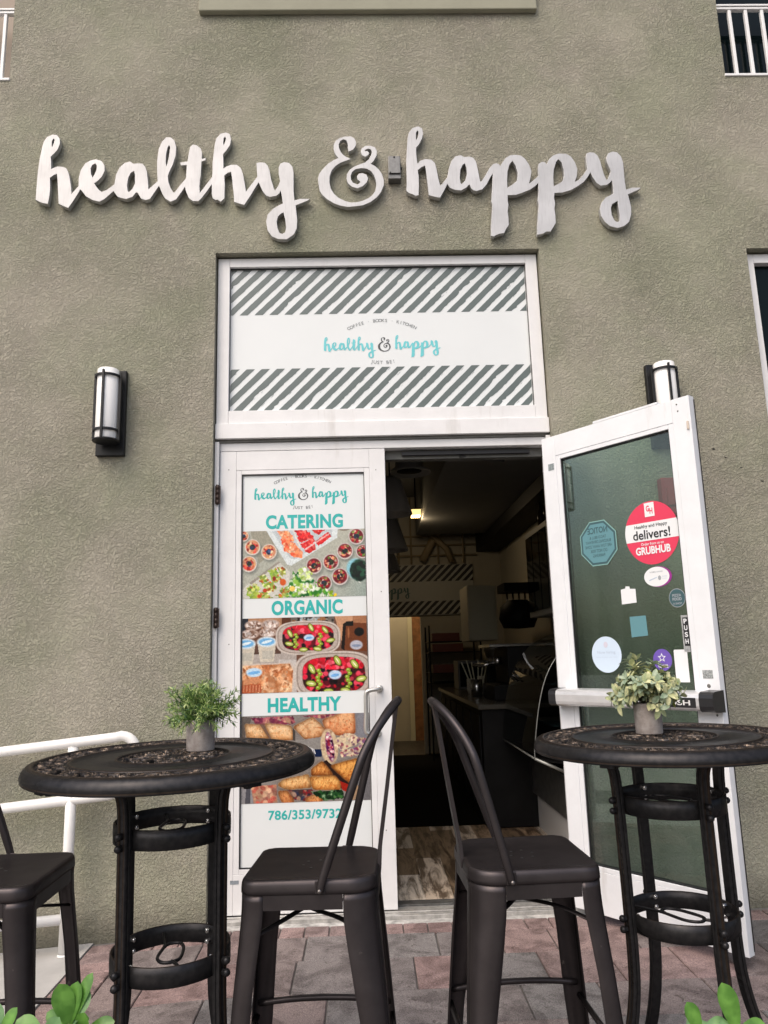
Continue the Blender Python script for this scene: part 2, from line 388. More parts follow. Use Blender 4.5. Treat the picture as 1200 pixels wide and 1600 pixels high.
PINK = [(0.215, 0.155, 0.150), (0.235, 0.17, 0.164), (0.20, 0.152, 0.148), (0.22, 0.162, 0.156)]
MIXD = [(0.150, 0.143, 0.144), (0.165, 0.150, 0.149), (0.145, 0.140, 0.142), (0.178, 0.150, 0.146), (0.172, 0.150, 0.147), (0.156, 0.150, 0.150), (0.186, 0.150, 0.145), (0.165, 0.156, 0.155)]
def make_pavement():
    rr = random.Random(11); b = MB()
    # soldier course along the shop front, then mixed rows
    x = -0.36
    while x < 4.6:
        b_w = 0.118; paver_block(b, x, x+b_w, -0.235, -0.105, rr, rr.choice(PINK)); x += b_w
    rows = [(-0.50, -0.235), (-0.81, -0.50), (-1.085, -0.81), (-1.38, -1.085), (-1.66, -1.38), (-1.95, -1.66), (-2.25, -1.95), (-2.52, -2.25)]
    starts = [[1.086, 1.369], [0.966, 1.502], [0.77, 1.371]]
    for k, (y0, y1) in enumerate(rows):
        cuts = [-0.36]
        st = starts[k] if k < len(starts) else []
        x = -0.36
        while x < 4.6:
            wd = rr.choice([0.20, 0.285, 0.285, 0.42, 0.36])
            x += wd
            if all(abs(x-s) > 0.14 for s in st): cuts.append(x)
        cuts = sorted(cuts+st)
        for a, c in zip(cuts, cuts[1:]):
            pal = PINK+MIXD if k < 2 else MIXD
            paver_block(b, a, c, y0, y1, rr, rr.choice(pal))
    # brick edging beside the concrete ramp
    y = -0.105
    while y > -2.5:
        paver_block(b, -0.562, -0.36, y-0.108, y, rr, rr.choice(PINK)); y -= 0.108
    m = bpy.data.materials.new('concrete_pavers'); m.use_nodes = True
    n = m.node_tree.nodes; L = m.node_tree.links; p = n['Principled BSDF']; p.inputs['Roughness'].default_value = 0.85
    p.inputs['Specular IOR Level'].default_value = 0.3
    a = n.new('ShaderNodeAttribute'); a.attribute_name = 'Col'; tc = n.new('ShaderNodeTexCoord')
    def nz(s, d, dist=0.0):
        t = n.new('ShaderNodeTexNoise'); t.inputs['Scale'].default_value = s; t.inputs['Detail'].default_value = d; t.inputs['Distortion'].default_value = dist; t.inputs['Roughness'].default_value = 0.65
        L.new(tc.outputs['Object'], t.inputs['Vector']); return t.outputs['Fac']
    def ramp(src, p0, p1, c0, c1):
        r = n.new('ShaderNodeValToRGB'); r.color_ramp.elements[0].position = p0; r.color_ramp.elements[1].position = p1
        r.color_ramp.elements[0].color = (*c0, 1); r.color_ramp.elements[1].color = (*c1, 1); L.new(src, r.inputs['Fac']); return r.outputs['Color']
    def mul(x, y, f=1.0):
        t = n.new('ShaderNodeMix'); t.data_type = 'RGBA'; t.blend_type = 'MULTIPLY'; t.inputs['Factor'].default_value = f
        L.new(x, t.inputs['A']); L.new(y, t.inputs['B']); return t.outputs['Result']
    c = mul(a.outputs['Color'], ramp(nz(7, 6, 0.6), 0.40, 0.56, (0.76, 0.72, 0.71), (1.28, 1.25, 1.23)))
    c = mul(c, ramp(nz(210, 2), 0.35, 0.68, (0.62, 0.62, 0.62), (1.42, 1.42, 1.41)))
    c = mul(c, ramp(nz(24, 3, 1.5), 0.33, 0.38, (0.55, 0.53, 0.51), (1, 1, 1)))
    L.new(c, p.inputs['Base Color'])
    bm = n.new('ShaderNodeBump'); bm.inputs['Strength'].default_value = 0.6; bm.inputs['Distance'].default_value = 0.0016
    L.new(nz(170, 4), bm.inputs['Height']); L.new(bm.outputs['Normal'], p.inputs['Normal'])
    tag(b.build('pavement', m), kind='structure')
make_pavement()

def make_path():
    b = MB(); xs = [-7, -5, -3, -2, -1.4, -0.9, -0.568]; ys = [-5, -3.5, -2.4, -1.2, -0.5, -0.065]
    top = [(x, y, gz(max(x, -2.0), y)) for y in ys for x in xs]; nx = len(xs); N = len(top)
    fs = [(j*nx+i, j*nx+i+1, (j+1)*nx+i+1, (j+1)*nx+i) for j in range(len(ys)-1) for i in range(nx-1)]
    vs = top+[(x, y, z-0.009) for x, y, z in top]
    e = [j*nx+nx-1 for j in range(len(ys))]
    fs += [(e[j], e[j]+N, e[j+1]+N, e[j+1]) for j in range(len(e)-1)]
    b.add(vs, fs)
    tag(b.build('path', mat('pale_concrete', (0.40, 0.39, 0.375), 0.88, vary=0.10, vscale=5, bump=0.5, bscale=120, bdist=0.002)), kind='structure')
make_path()

# ------------------------------------------------------------------ the shop building
BLD = thing('shop_building', 'olive stucco shop front with white doors and a striped window above them', 'building', (0, 0, 0))
WY, WB = -0.06, 0.16
OPEN = [(-0.027, 1.858, -0.6, 3.597), (3.089, 4.7, 0.55, 3.579), (3.098, 4.9, 4.747, 6.6), (-3.4, -1.284, 4.757, 6.6)]
def make_wall():
    b = MB()
    xs = sorted({-7.0, 9.0} | {o[0] for o in OPEN} | {o[1] for o in OPEN}); zs = sorted({-0.6, 9.0} | {o[2] for o in OPEN} | {o[3] for o in OPEN})
    inside = lambda x, z: any(o[0] < x < o[1] and o[2] < z < o[3] for o in OPEN)
    for i in range(len(xs)-1):
        for j in range(len(zs)-1):
            if inside((xs[i]+xs[i+1])/2, (zs[j]+zs[j+1])/2): continue
            b.add([(xs[i], WY, zs[j]), (xs[i+1], WY, zs[j]), (xs[i+1], WY, zs[j+1]), (xs[i], WY, zs[j+1])], [(0, 1, 2, 3)])
            b.add([(xs[i], WB, zs[j]), (xs[i+1], WB, zs[j]), (xs[i+1], WB, zs[j+1]), (xs[i], WB, zs[j+1])], [(3, 2, 1, 0)])
    for x0, x1, z0, z1 in OPEN:
        for q in ([(x0, z0), (x0, z1)], [(x1, z1), (x1, z0)], [(x0, z1), (x1, z1)], [(x1, z0), (x0, z0)]):
            (a, c), (d, e) = q
            b.add([(a, WY, c), (d, WY, e), (d, WB, e), (a, WB, c)], [(0, 1, 2, 3)])
    b.build('wall', M_['stucco'], BLD)
    t = MB(); t.box(-0.147, 1.947, -0.098, WY+0.001, 5.203, 6.9)
    t.build('raised_panel', M_['trim'], BLD, bevel=0.006)
    cm = mat('chipped_mortar', (.05, .048, .04), .9)
    for cx, cz, r_ in ((2.757, 2.36, .011), (2.82, 2.31, .009), (2.90, 2.25, .006), (2.80, 2.19, .005), (3.01, 2.17, .010), (2.72, 2.08, .005)):
        rr = random.Random(int(cx*1000)); c = MB(); put_poly(c, [(cx+r_*rr.uniform(.4, 1.3)*math.cos(k*.7), cz+r_*.6*rr.uniform(.4, 1.3)*math.sin(k*.7)) for k in range(9)], WY-.0012, 0); c.build('chip', cm, BLD)
make_wall()

def window_fixed(x0, x1, z0, z1):
    f = MB(); wdt = 0.062; y0, y1 = -0.012, 0.07
    f.box(x0+.004, x0+wdt, y0, y1, z0, z1-.012); f.box(x1-wdt, x1-.004, y0, y1, z0, z1-.012)
    f.box(x0+wdt+.001, x1-wdt-.001, y0, y1, z1-wdt-.006, z1-.012); f.box(x0+wdt+.001, x1-wdt-.001, y0, y1, z0, z0+wdt)
    fr = f.build('window', M_['alu'], BLD, bevel=0.002)
    p = MB(); p.box(x0+wdt-.01, x1-wdt+.01, 0.03, 0.04, z0+wdt-.01, z1-wdt); p.build('pane', M_['dark_glass'], fr)
window_fixed(*OPEN[1])

def railed_opening(x0, x1, z0, z1, pick0, step, cover):
    f = MB(); f.box(x0+.002, x0+.02, 0.06, 0.13, z0, z1-.01); f.box(x1-.02, x1-.002, 0.06, 0.13, z0, z1-.01)
    f.box(x0+.021, x1-.021, 0.06, 0.13, z0, z0+.03)
    fr = f.build('window', M_['alu'], BLD)
    p = MB(); p.box(x0+.021, x1-.021, 0.09, 0.10, z0+.03, z1-.01); p.build('pane', cover, fr)
    rl = MB()
    rl.box(x0+.003, x1-.003, -0.05, -0.02, 5.238, 5.252); rl.box(x0+.003, x1-.003, -0.05, -0.02, 5.262, 5.276); rl.box(x0+.003, x1-.003, -0.046, -0.024, 5.2525, 5.2615, 1)
    x = pick0
    while x0+.02 < x < x1-.02:
        rl.box(x-.010, x+.010, -0.046, -0.024, z0+.012, 5.2375); x += step
    rl.box(x0-.004, x1+.004, -0.068, -0.015, z0-.006, z0+.011)
    rl.build('guard_rail', [M_['bar_paint'], M_['strip']], BLD, bevel=0.003)
railed_opening(*OPEN[2], 3.186, 0.1045, M_['dark_glass'])
railed_opening(*OPEN[3], -1.343, -0.1045, M_['blind'])

# ---- brand lettering outlines (x, z in mm), traced once and reused for the metal sign and both prints
HEALTHY=[[(-1059,3925),(-1059,4004),(-1057,4108),(-1051,4191),(-1042,4261),(-1033,4307),(-1016,4335),(-988,4349),(-962,4347),(-945,4324),(-941,4292),(-952,4253),(-972,4225),(-990,4205),(-986,4170),(-983,4121),(-967,4131),(-946,4139),(-918,4137),(-896,4127),(-883,4102),(-873,4064),(-862,4002),(-858,3957),(-840,3981),(-817,4011),(-819,4063),(-809,4115),(-786,4157),(-756,4177),(-726,4183),(-694,4173),(-676,4145),(-673,4110),(-687,4072),(-713,4041),(-731,4028),(-718,4007),(-699,3982),(-683,3970),(-655,3982),(-611,4019),(-604,4081),(-584,4130),(-557,4157),(-526,4166),(-507,4151),(-479,4154),(-455,4151),(-438,4131),(-428,4100),(-420,4037),(-415,3982),(-415,3982),(-388,4009),(-361,4036),(-366,4099),(-368,4169),(-361,4246),(-343,4296),(-319,4324),(-294,4323),(-272,4302),(-261,4259),(-263,4203),(-277,4147),(-298,4095),(-305,4070),(-302,4036),(-289,3994),(-270,3961),(-260,3963),(-231,4007),(-197,4052),(-195,4104),(-194,4142),(-227,4139),(-234,4155),(-190,4163),(-185,4209),(-177,4258),(-161,4274),(-139,4268),(-117,4247),(-109,4222),(-110,4178),(-86,4183),(-88,4171),(-111,4162),(-113,4110),(-114,4068),(-118,4044),(-120,3999),(-117,3954),(-100,3978),(-45,4060),(-43,4102),(-44,4151),(-38,4214),(-33,4271),(-24,4313),(1,4345),(32,4352),(53,4341),(61,4309),(55,4270),(34,4234),(15,4210),(17,4164),(18,4112),(35,4125),(63,4137),(97,4137),(119,4117),(132,4079),(142,4023),(151,3960),(185,4008),(219,4058),(216,4099),(214,4148),(235,4151),(260,4149),(278,4129),(288,4098),(297,4042),(310,3993),(319,3965),(325,3971),(341,3996),(352,4027),(344,4076),(344,4118),(354,4142),(376,4151),(404,4145),(423,4120),(429,4082),(429,4026),(428,3971),(433,3901),(471,3910),(521,3909),(508,3899),(440,3870),(444,3819),(448,3778),(445,3723),(429,3686),(389,3655),(340,3657),(303,3675),(279,3712),(271,3767),(279,3811),(310,3848),(347,3872),(368,3882),(362,3930),(354,3972),(344,3947),(328,3934),(291,3927),(272,3935),(251,3963),(226,4025),(201,3981),(179,3939),(142,3878),(118,3885),(85,3898),(81,3961),(77,3989),(72,4045),(65,4094),(44,4087),(23,4068),(27,4011),(26,3921),(6,3900),(-12,3914),(-22,3911),(-39,3922),(-45,3949),(-46,4018),(-75,3970),(-105,3926),(-123,3906),(-154,3906),(-179,3927),(-196,3972),(-203,4003),(-223,3966),(-253,3918),(-284,3904),(-315,3925),(-334,3960),(-353,4009),(-378,3968),(-404,3923),(-429,3917),(-454,3927),(-473,3962),(-485,3968),(-506,3938),(-540,3925),(-568,3932),(-589,3940),(-606,3964),(-615,3978),(-636,3957),(-666,3927),(-695,3910),(-733,3921),(-771,3945),(-797,3980),(-808,3991),(-826,3953),(-846,3916),(-871,3873),(-893,3882),(-926,3900),(-931,3948),(-937,4016),(-942,4065),(-946,4094),(-965,4086),(-988,4067),(-985,4045),(-982,3990),(-984,3948),(-990,3901),(-1010,3904),(-1032,3911),(-1048,3921)],[(-980,4326),(-971,4317),(-974,4296),(-984,4264),(-989,4275),(-989,4307)],[(-728,4159),(-718,4145),(-718,4118),(-728,4086),(-740,4062),(-752,4090),(-755,4125),(-746,4149)],[(-500,4108),(-494,4080),(-492,4024),(-505,3990),(-526,3966),(-535,3977),(-540,4011),(-535,4060),(-521,4094)],[(-302,4275),(-294,4260),(-299,4203),(-307,4154),(-315,4126),(-320,4161),(-319,4211),(-312,4253)],[(27,4329),(33,4312),(28,4288),(19,4264),(15,4284),(17,4313)],[(371,3827),(381,3779),(386,3731),(381,3697),(362,3687),(346,3694),(334,3725),(329,3766),(337,3800),(353,3817)]]
AMP=[[(731,4187),(710,4212),(699,4241),(697,4266),(708,4290),(727,4301),(746,4293),(754,4268),(753,4240),(757,4219),(783,4231),(799,4257),(800,4282),(791,4304),(772,4317),(740,4317),(708,4308),(683,4291),(670,4262),(669,4234),(678,4202),(697,4175),(671,4163),(636,4139),(604,4104),(582,4073),(574,4042),(577,4003),(584,3961),(599,3934),(627,3906),(664,3881),(701,3865),(744,3856),(781,3859),(831,3865),(876,3885),(914,3915),(940,3950),(957,3991),(959,4026),(949,4065),(931,4096),(907,4121),(883,4134),(901,4153),(920,4188),(923,4217),(913,4242),(885,4254),(856,4252),(834,4235),(829,4214),(836,4193),(855,4183),(874,4196),(876,4210),(865,4219),(852,4217),(852,4228),(872,4237),(890,4230),(896,4213),(889,4189),(876,4164),(854,4143),(825,4133),(787,4116),(761,4095),(745,4067),(742,4036),(750,4008),(772,3987),(803,3976),(834,3989),(857,4013),(867,4038),(858,4062),(836,4073),(814,4069),(803,4053),(807,4032),(822,4021),(822,4010),(803,3999),(778,4011),(766,4032),(764,4057),(774,4084),(796,4102),(831,4108),(862,4104),(887,4087),(905,4058),(915,4023),(916,3992),(909,3957),(892,3930),(867,3909),(832,3892),(794,3883),(763,3882),(726,3894),(689,3915),(665,3940),(646,3975),(639,4016),(641,4058),(654,4096),(677,4124),(706,4145),(737,4157),(765,4168)]]
HAPPY=[[(1092,3955),(1096,4017),(1096,4087),(1097,4151),(1103,4222),(1110,4300),(1119,4339),(1143,4370),(1175,4380),(1197,4367),(1202,4335),(1194,4299),(1174,4260),(1157,4239),(1156,4200),(1159,4143),(1163,4129),(1179,4150),(1211,4161),(1243,4157),(1264,4135),(1272,4099),(1279,4043),(1290,3983),(1303,3994),(1336,4039),(1348,4098),(1366,4147),(1390,4177),(1422,4184),(1441,4171),(1472,4174),(1494,4167),(1509,4142),(1516,4096),(1523,4047),(1527,4008),(1537,4010),(1561,4046),(1589,4095),(1613,4123),(1632,4128),(1648,4119),(1653,4105),(1664,4126),(1688,4161),(1715,4179),(1747,4182),(1779,4178),(1803,4156),(1823,4120),(1836,4074),(1828,4032),(1814,3987),(1844,4011),(1878,4042),(1878,4084),(1883,4120),(1904,4134),(1921,4131),(1931,4116),(1946,4147),(1974,4175),(2010,4188),(2054,4185),(2079,4167),(2101,4128),(2111,4081),(2104,4039),(2088,3997),(2115,4011),(2146,4046),(2173,4084),(2171,4113),(2171,4159),(2176,4187),(2195,4194),(2220,4191),(2239,4172),(2252,4135),(2260,4084),(2269,4038),(2280,4009),(2288,4013),(2300,4038),(2313,4069),(2305,4095),(2293,4134),(2294,4163),(2307,4186),(2334,4197),(2359,4192),(2380,4165),(2389,4122),(2388,4059),(2388,3997),(2391,3944),(2431,3956),(2479,3956),(2468,3946),(2399,3914),(2405,3874),(2411,3829),(2407,3785),(2390,3736),(2358,3709),(2321,3698),(2277,3710),(2249,3738),(2230,3777),(2227,3821),(2239,3860),(2267,3893),(2315,3920),(2317,3965),(2314,4012),(2299,3993),(2280,3979),(2244,3974),(2222,3991),(2202,4028),(2189,4065),(2166,4028),(2141,3998),(2106,3973),(2063,3948),(2011,3932),(1963,3930),(1958,3894),(1962,3866),(1956,3825),(1958,3783),(1957,3735),(1940,3708),(1923,3681),(1898,3681),(1878,3668),(1846,3662),(1849,3716),(1858,3785),(1867,3854),(1863,3882),(1871,3937),(1875,4000),(1855,3979),(1822,3955),(1783,3938),(1737,3921),(1685,3919),(1683,3884),(1686,3856),(1679,3815),(1681,3774),(1680,3726),(1665,3705),(1650,3675),(1625,3672),(1606,3665),(1590,3655),(1575,3659),(1578,3720),(1586,3789),(1594,3858),(1589,3878),(1596,3941),(1603,4011),(1608,4067),(1586,4032),(1564,3990),(1537,3959),(1505,3949),(1487,3953),(1475,3967),(1464,3995),(1443,3971),(1411,3954),(1377,3958),(1349,3972),(1334,4000),(1314,3959),(1286,3909),(1258,3914),(1223,3926),(1221,3960),(1216,4030),(1212,4093),(1207,4121),(1187,4111),(1161,4090),(1165,4044),(1164,3988),(1160,3926),(1143,3923),(1127,3933),(1106,3941)],[(1170,4357),(1177,4346),(1175,4321),(1162,4286),(1158,4299),(1160,4339)],[(1445,4132),(1453,4104),(1454,4062),(1443,4020),(1419,3992),(1410,4003),(1408,4041),(1414,4090),(1429,4122)],[(1729,4146),(1746,4114),(1756,4065),(1749,4012),(1722,3988),(1686,3964),(1687,4009),(1693,4073),(1708,4122)],[(2004,4154),(2022,4132),(2031,4082),(2030,4040),(2019,4005),(1995,3988),(1962,3971),(1963,4027),(1970,4083),(1987,4133)],[(2337,3875),(2338,3830),(2341,3775),(2336,3739),(2319,3734),(2303,3748),(2291,3781),(2290,3826),(2300,3853)]]

def glyph_set(): return (('word', HEALTHY), ('ampersand', AMP), ('word', HAPPY))
SX0, SX1 = 0.001*min(p[0] for p in HEALTHY[0]), 0.001*max(p[0] for p in HAPPY[0])
def place_logo(mb, x0, x1, zc, y, m_word, m_amp):
    """whole brand lettering scaled so that it spans x0..x1; zc = height of the lower edge of the x-height letters"""
    k = (x1-x0)/(SX1-SX0)
    for nm, lp in glyph_set():
        loops = [[((px*0.001-SX0)*k+x0, (pz*0.001-3.95)*k+zc) for px, pz in l] for l in lp]
        v, f = fill2d(loops)
        mb.add([(p[0], y, p[1]) for p in v], f, m_amp if nm == 'ampersand' else m_word)

def make_sign():
    s = thing('shop_sign', 'brushed metal script lettering mounted on the stucco above the striped window', 'sign', (0.7, -0.06, 3.95))
    for nm, lp in glyph_set():
        loops = [[(px*0.001-0.7, pz*0.001-3.95) for px, pz in l] for l in lp]
        v, f = fill2d(loops, extrude=0.0145, bevel=0.0015)
        mb = MB(); vs = [(p[0], -0.0255-p[2], p[1]) for p in v]
        front, side = [], []
        for fc in f:
            a, b2, c = [Vector(vs[i]) for i in fc[:3]]
            nn = (b2-a).cross(c-a)
            (front if nn.length > 0 and abs(nn.normalized().y) > 0.9 else side).append(fc)
        mb.add(vs, front, 0); mb.f.extend(side); mb.mi.extend([1]*len(side)); mb.sm.extend([False]*len(side))
        # short stand-off pins that hold the letters off the wall
        xs = [p[0] for p in loops[0]]; zs = [p[1] for p in loops[0]]
        for q in range(2, len(loops[0])-1, 17):
            px, pz = loops[0][q]; cx = sum(xs)/len(xs)
        o = mb.build(nm, [M_['steel'], M_['steel_edge']], s)
make_sign()

def jag_stripes(mb, x0, x1, z0, z1, y, m, period, width, phase, rr, slope=1.0):
    h = z1-z0; n = 26; x = x0-h-0.1+phase
    while x < x1+0.1:
        A, Bq = [], []; rough = rr.random(); nick0 = rr.uniform(0.1, 0.8); nick = rr.random() < 0.55
        oa = ob = 0
        for i in range(n+1):
            t = i/n; z = z0+t*h; xc = x+t*h/slope
            oa = oa*0.5+rr.uniform(-1, 1)*0.0010; ob = ob*0.4+rr.uniform(-1, 1)*(0.0012+0.0026*rough)
            bite = (0.012*rr.random() if nick and abs(t-nick0) < 0.12 else 0)
            A.append((xc+oa, z)); Bq.append((xc+width+ob-bite, z))
        for i in range(n):
            q = [A[i], Bq[i], Bq[i+1], A[i+1]]
            q = [(min(max(px, x0), x1), pz) for px, pz in q]
            if max(p[0] for p in q)-min(p[0] for p in q) < 0.0008: continue
            mb.add([(p[0], y, p[1]) for p in q], [(0, 1, 2, 3)], m)
        # dry-brush flecks beside the rough edge
        for _ in range(int(4*rough)):
            t = rr.uniform(0.05, 0.95); fx = x+t*h/slope+width+rr.uniform(0.001, 0.007); l = rr.uniform(0.006, 0.022); z = z0+t*h; wd = rr.uniform(0.0008, 0.002)
            if x0 < fx < x1-l-0.01 and z+l < z1: mb.add([(fx, y, z), (fx+wd, y, z), (fx+wd+l/slope, y, z+l), (fx+l/slope, y, z+l)], [(0, 1, 2, 3)], m)
        x += period

def make_transom():
    f = MB(); y0, y1 = -0.014, 0.075; X0, X1 = -0.020, 1.850; g = 0.0008
    f.box(X0, 0.047, y0, y1, 2.576+g, 3.585); f.box(1.784, X1, y0, y1, 2.576+g, 3.585)
    f.box(0.047+g, 1.784-g, y0, y1, 3.532, 3.585); f.box(0.047+g, 1.784-g, y0, y1, 2.576+g, 2.654)
    f.box(X0-.003, X1+.004, y0-.012, y1, 2.490, 2.576)
    fr = f.build('window', M_['alu'], BLD, bevel=0.0018); fr['label'] = 'fixed window above the doors with striped film'
    t = MB(); t.box(X0-.004, X1+.006, -0.004, 0.07, 3.5855, 3.5965); t.build('trim_strip', M_['strip'], fr); t = MB(); t.box(X0-.002, X1+.005, 0.0, 0.10, 2.474, 2.4895)
    t.build('trim_strip', M_['strip'], fr)
    g_ = MB(); g_.box(0.047, 1.784, 0.006, 0.03, 3.527, 3.532); g_.box(0.047, 0.0495, 0.006, 0.03, 2.654, 3.527); g_.box(1.7815, 1.784, 0.006, 0.03, 2.654, 3.527)
    g_.build('gasket', M_['gasket'], fr)
    p = MB(); rr = random.Random(5)
    p.box(0.0495, 1.7815, 0.016, 0.024, 2.654, 3.527, 0)
    jag_stripes(p, 0.052, 1.779, 3.243, 3.525, 0.0150, 1, 0.0862, 0.047, 0.0, rr)
    jag_stripes(p, 0.052, 1.779, 2.657, 2.911, 0.0150, 1, 0.0862, 0.047, 0.02, rr)
    place_logo(p, 0.587, 1.265, 3.022, 0.0145, 2, 3)
    put_arc(p, 'COFFEE \u00b7 BOOKS \u00b7 KITCHEN', 0.926, 2.78, 0.408, 0.020, -27.5, 27.5, 0.0145, 4)
    put_arc(p, 'JUST BE!', 0.926, 3.24, 0.312, 0.021, -12, 12, 0.0145, 4, up=False)
    p.build('printed_film', [M_['film'], M_['stripe'], M_['teal'], M_['ink'], M_['ink2']], fr)
make_transom()

def make_frame():
    f = MB()
    f.box(-0.024, -0.0015, -0.02, 0.11, 0.0, 2.473); f.box(1.832, 1.856, -0.02, 0.11, 0.0, 2.473)
    f.box(-0.001, 1.8315, 0.012, 0.11, 2.427, 2.473)
    f.build('door_frame', M_['alu'], BLD, bevel=0.0015)
    t = MB(); t.box(-0.024, 1.856, -0.05, 0.16, -0.012, 0.012, 0); t.box(-0.024, 1.856, -0.012, 0.0, 0.0125, 0.019, 0); t.box(-0.024, 1.856, 0.08, 0.15, 0.0125, 0.022, 1)
    t.build('threshold', [mat('worn_aluminium', (0.50, 0.49, 0.47), 0.45, metal=0.6, vary=0.25, vscale=25), mat('grey_saddle', (0.10, 0.10, 0.098), 0.55, metal=0.4, vary=0.3, vscale=30)], BLD, bevel=0.002)
    c = MB(); c.box(-0.03, 1.86, -0.104, -0.0505, -0.1, -0.0065); c.build('step_edge', mat('limewashed_concrete', (0.42, 0.41, 0.39), 0.9, vary=0.45, vscale=16, bump=0.5, bscale=90), BLD, bevel=0.004)
    k = MB(); k.box(0.925, 1.83, 0.075, 0.135, 2.375, 2.426, 0); k.box(1.02, 1.75, 0.05, 0.074, 2.392, 2.412, 1); k.tube([(1.35, 0.07, 2.385), (1.62, 0.16, 2.378)], 0.008, 6, 1)
    k.build('door_closer', [M_['strip'], M_['gasket']], BLD)
make_frame()

# ------------------------------------------------------------------ printed food photographs (painted procedurally into vertex colours)
class Pic:
    def __init__(s, x0, y0, x1, y1, w, base, seed=1):
        s.w = w; s.h = int(round(w*(y1-y0)/(x1-x0))); s.ext = (x0, y0, x1, y1)
        s.X, s.Y = np.meshgrid(np.linspace(x0, x1, s.w), np.linspace(y0, y1, s.h))
        s.a = np.zeros((s.h, s.w, 3)); s.a[:] = base; s.r = np.random.RandomState(seed); s.rr = random.Random(seed)
    def noise(s, cell):
        gx, gy = int((s.ext[2]-s.ext[0])/cell)+3, int((s.ext[3]-s.ext[1])/cell)+3
        g = s.r.rand(gy, gx); u = (s.X-s.ext[0])/cell; v = (s.Y-s.ext[1])/cell
        i = u.astype(int); j = v.astype(int); fu = u-i; fv = v-j; fu = fu*fu*(3-2*fu); fv = fv*fv*(3-2*fv)
        return (g[j, i]*(1-fu)+g[j, i+1]*fu)*(1-fv)+(g[j+1, i]*(1-fu)+g[j+1, i+1]*fu)*fv
    def mix(s, m, col, a=1.0):
        m = np.clip(m*a, 0, 1)[..., None]; s.a = s.a*(1-m)+np.array(col, float)*m
    def em(s, cx, cy, rx, ry, ang=0, soft=0.12):
        c, n = math.cos(R(ang)), math.sin(R(ang)); dx, dy = s.X-cx, s.Y-cy
        d = np.sqrt(((dx*c+dy*n)/rx)**2+((-dx*n+dy*c)/ry)**2)
        return np.clip((1+soft-d)/(2*soft), 0, 1)
    def ell(s, cx, cy, rx, ry, col, ang=0, a=1.0, soft=0.12): s.mix(s.em(cx, cy, rx, ry, ang, soft), col, a)
    def pm(s, pts, jit=0.0):
        x, y = s.X, s.Y
        if jit: x = x+(s.noise(14)-.5)*jit; y = y+(s.noise(14)-.5)*jit
        ins = np.zeros(s.X.shape, bool); n = len(pts)
        for i in range(n):
            (xa, ya), (xb, yb) = pts[i], pts[(i+1) % n]
            if ya == yb: continue
            ins ^= ((ya > y) != (yb > y)) & (x < (xb-xa)*(y-ya)/(yb-ya)+xa)
        return ins.astype(float)
    def poly(s, pts, col, a=1.0, jit=0.0): s.mix(s.pm(pts, jit), col, a)
    def dots(s, mask, n, r0, r1, pal, a=0.95, asp=1.5):
        ys, xs = np.nonzero(mask > 0.5)
        if not len(xs): return
        for _ in range(n):
            k = s.rr.randrange(len(xs)); cx, cy = s.X[ys[k], xs[k]], s.Y[ys[k], xs[k]]; r = s.rr.uniform(r0, r1)
            col = s.rr.choice(pal); v = s.rr.uniform(0.8, 1.15)
            e = s.em(cx, cy, r*s.rr.uniform(1, asp), r, s.rr.uniform(0, 180), 0.25)*mask
            s.mix(e, [min(255, c*v) for c in col], a)
    def cup(s, cx, cy, r, rim=(212, 205, 200), body=(120, 45, 55), pal=((190, 60, 70), (150, 30, 45), (215, 150, 120), (120, 150, 80), (230, 200, 180)), core=(38, 40, 52)):
        s.ell(cx+r*.15, cy+r*.25, r*1.05, r*1.05, (95, 100, 98), a=.5, soft=.2)
        s.ell(cx, cy, r, r, rim, soft=.06); s.ell(cx, cy-r*.04, r*.86, r*.86, body, soft=.08)
        s.dots(s.em(cx, cy, r*.8, r*.8), 26, r*.08, r*.2, pal)
        s.dots(s.em(cx, cy, r*.36, r*.36), 9, r*.13, r*.24, (core, tuple(c*1.5 for c in core), (60, 70, 50)))
    def blur(s, m, k):
        for ax in (0, 1):
            for _ in range(2):
                c = np.cumsum(np.pad(m, [(k+1, k) if a == ax else (0, 0) for a in (0, 1)], mode='edge'), axis=ax)
                m = (np.take(c, range(2*k+1, c.shape[ax]), axis=ax)-np.take(c, range(0, c.shape[ax]-2*k-1), axis=ax))/(2*k+1)
        return m
    def finish(s, grain=0.07):
        lum = s.a.mean(2, keepdims=True); s.a = np.clip(124+(s.a-128)*1.20-6+(s.a-lum)*.05, 0, 255)
        v = 1+(s.noise(9)-.5)*grain*2.2+(s.r.rand(s.h, s.w)-.5)*grain
        a = np.clip(s.a*v[..., None], 0, 255)/255
        return np.where(a <= 0.04045, a/12.92, ((a+0.055)/1.055)**2.4)*0.86

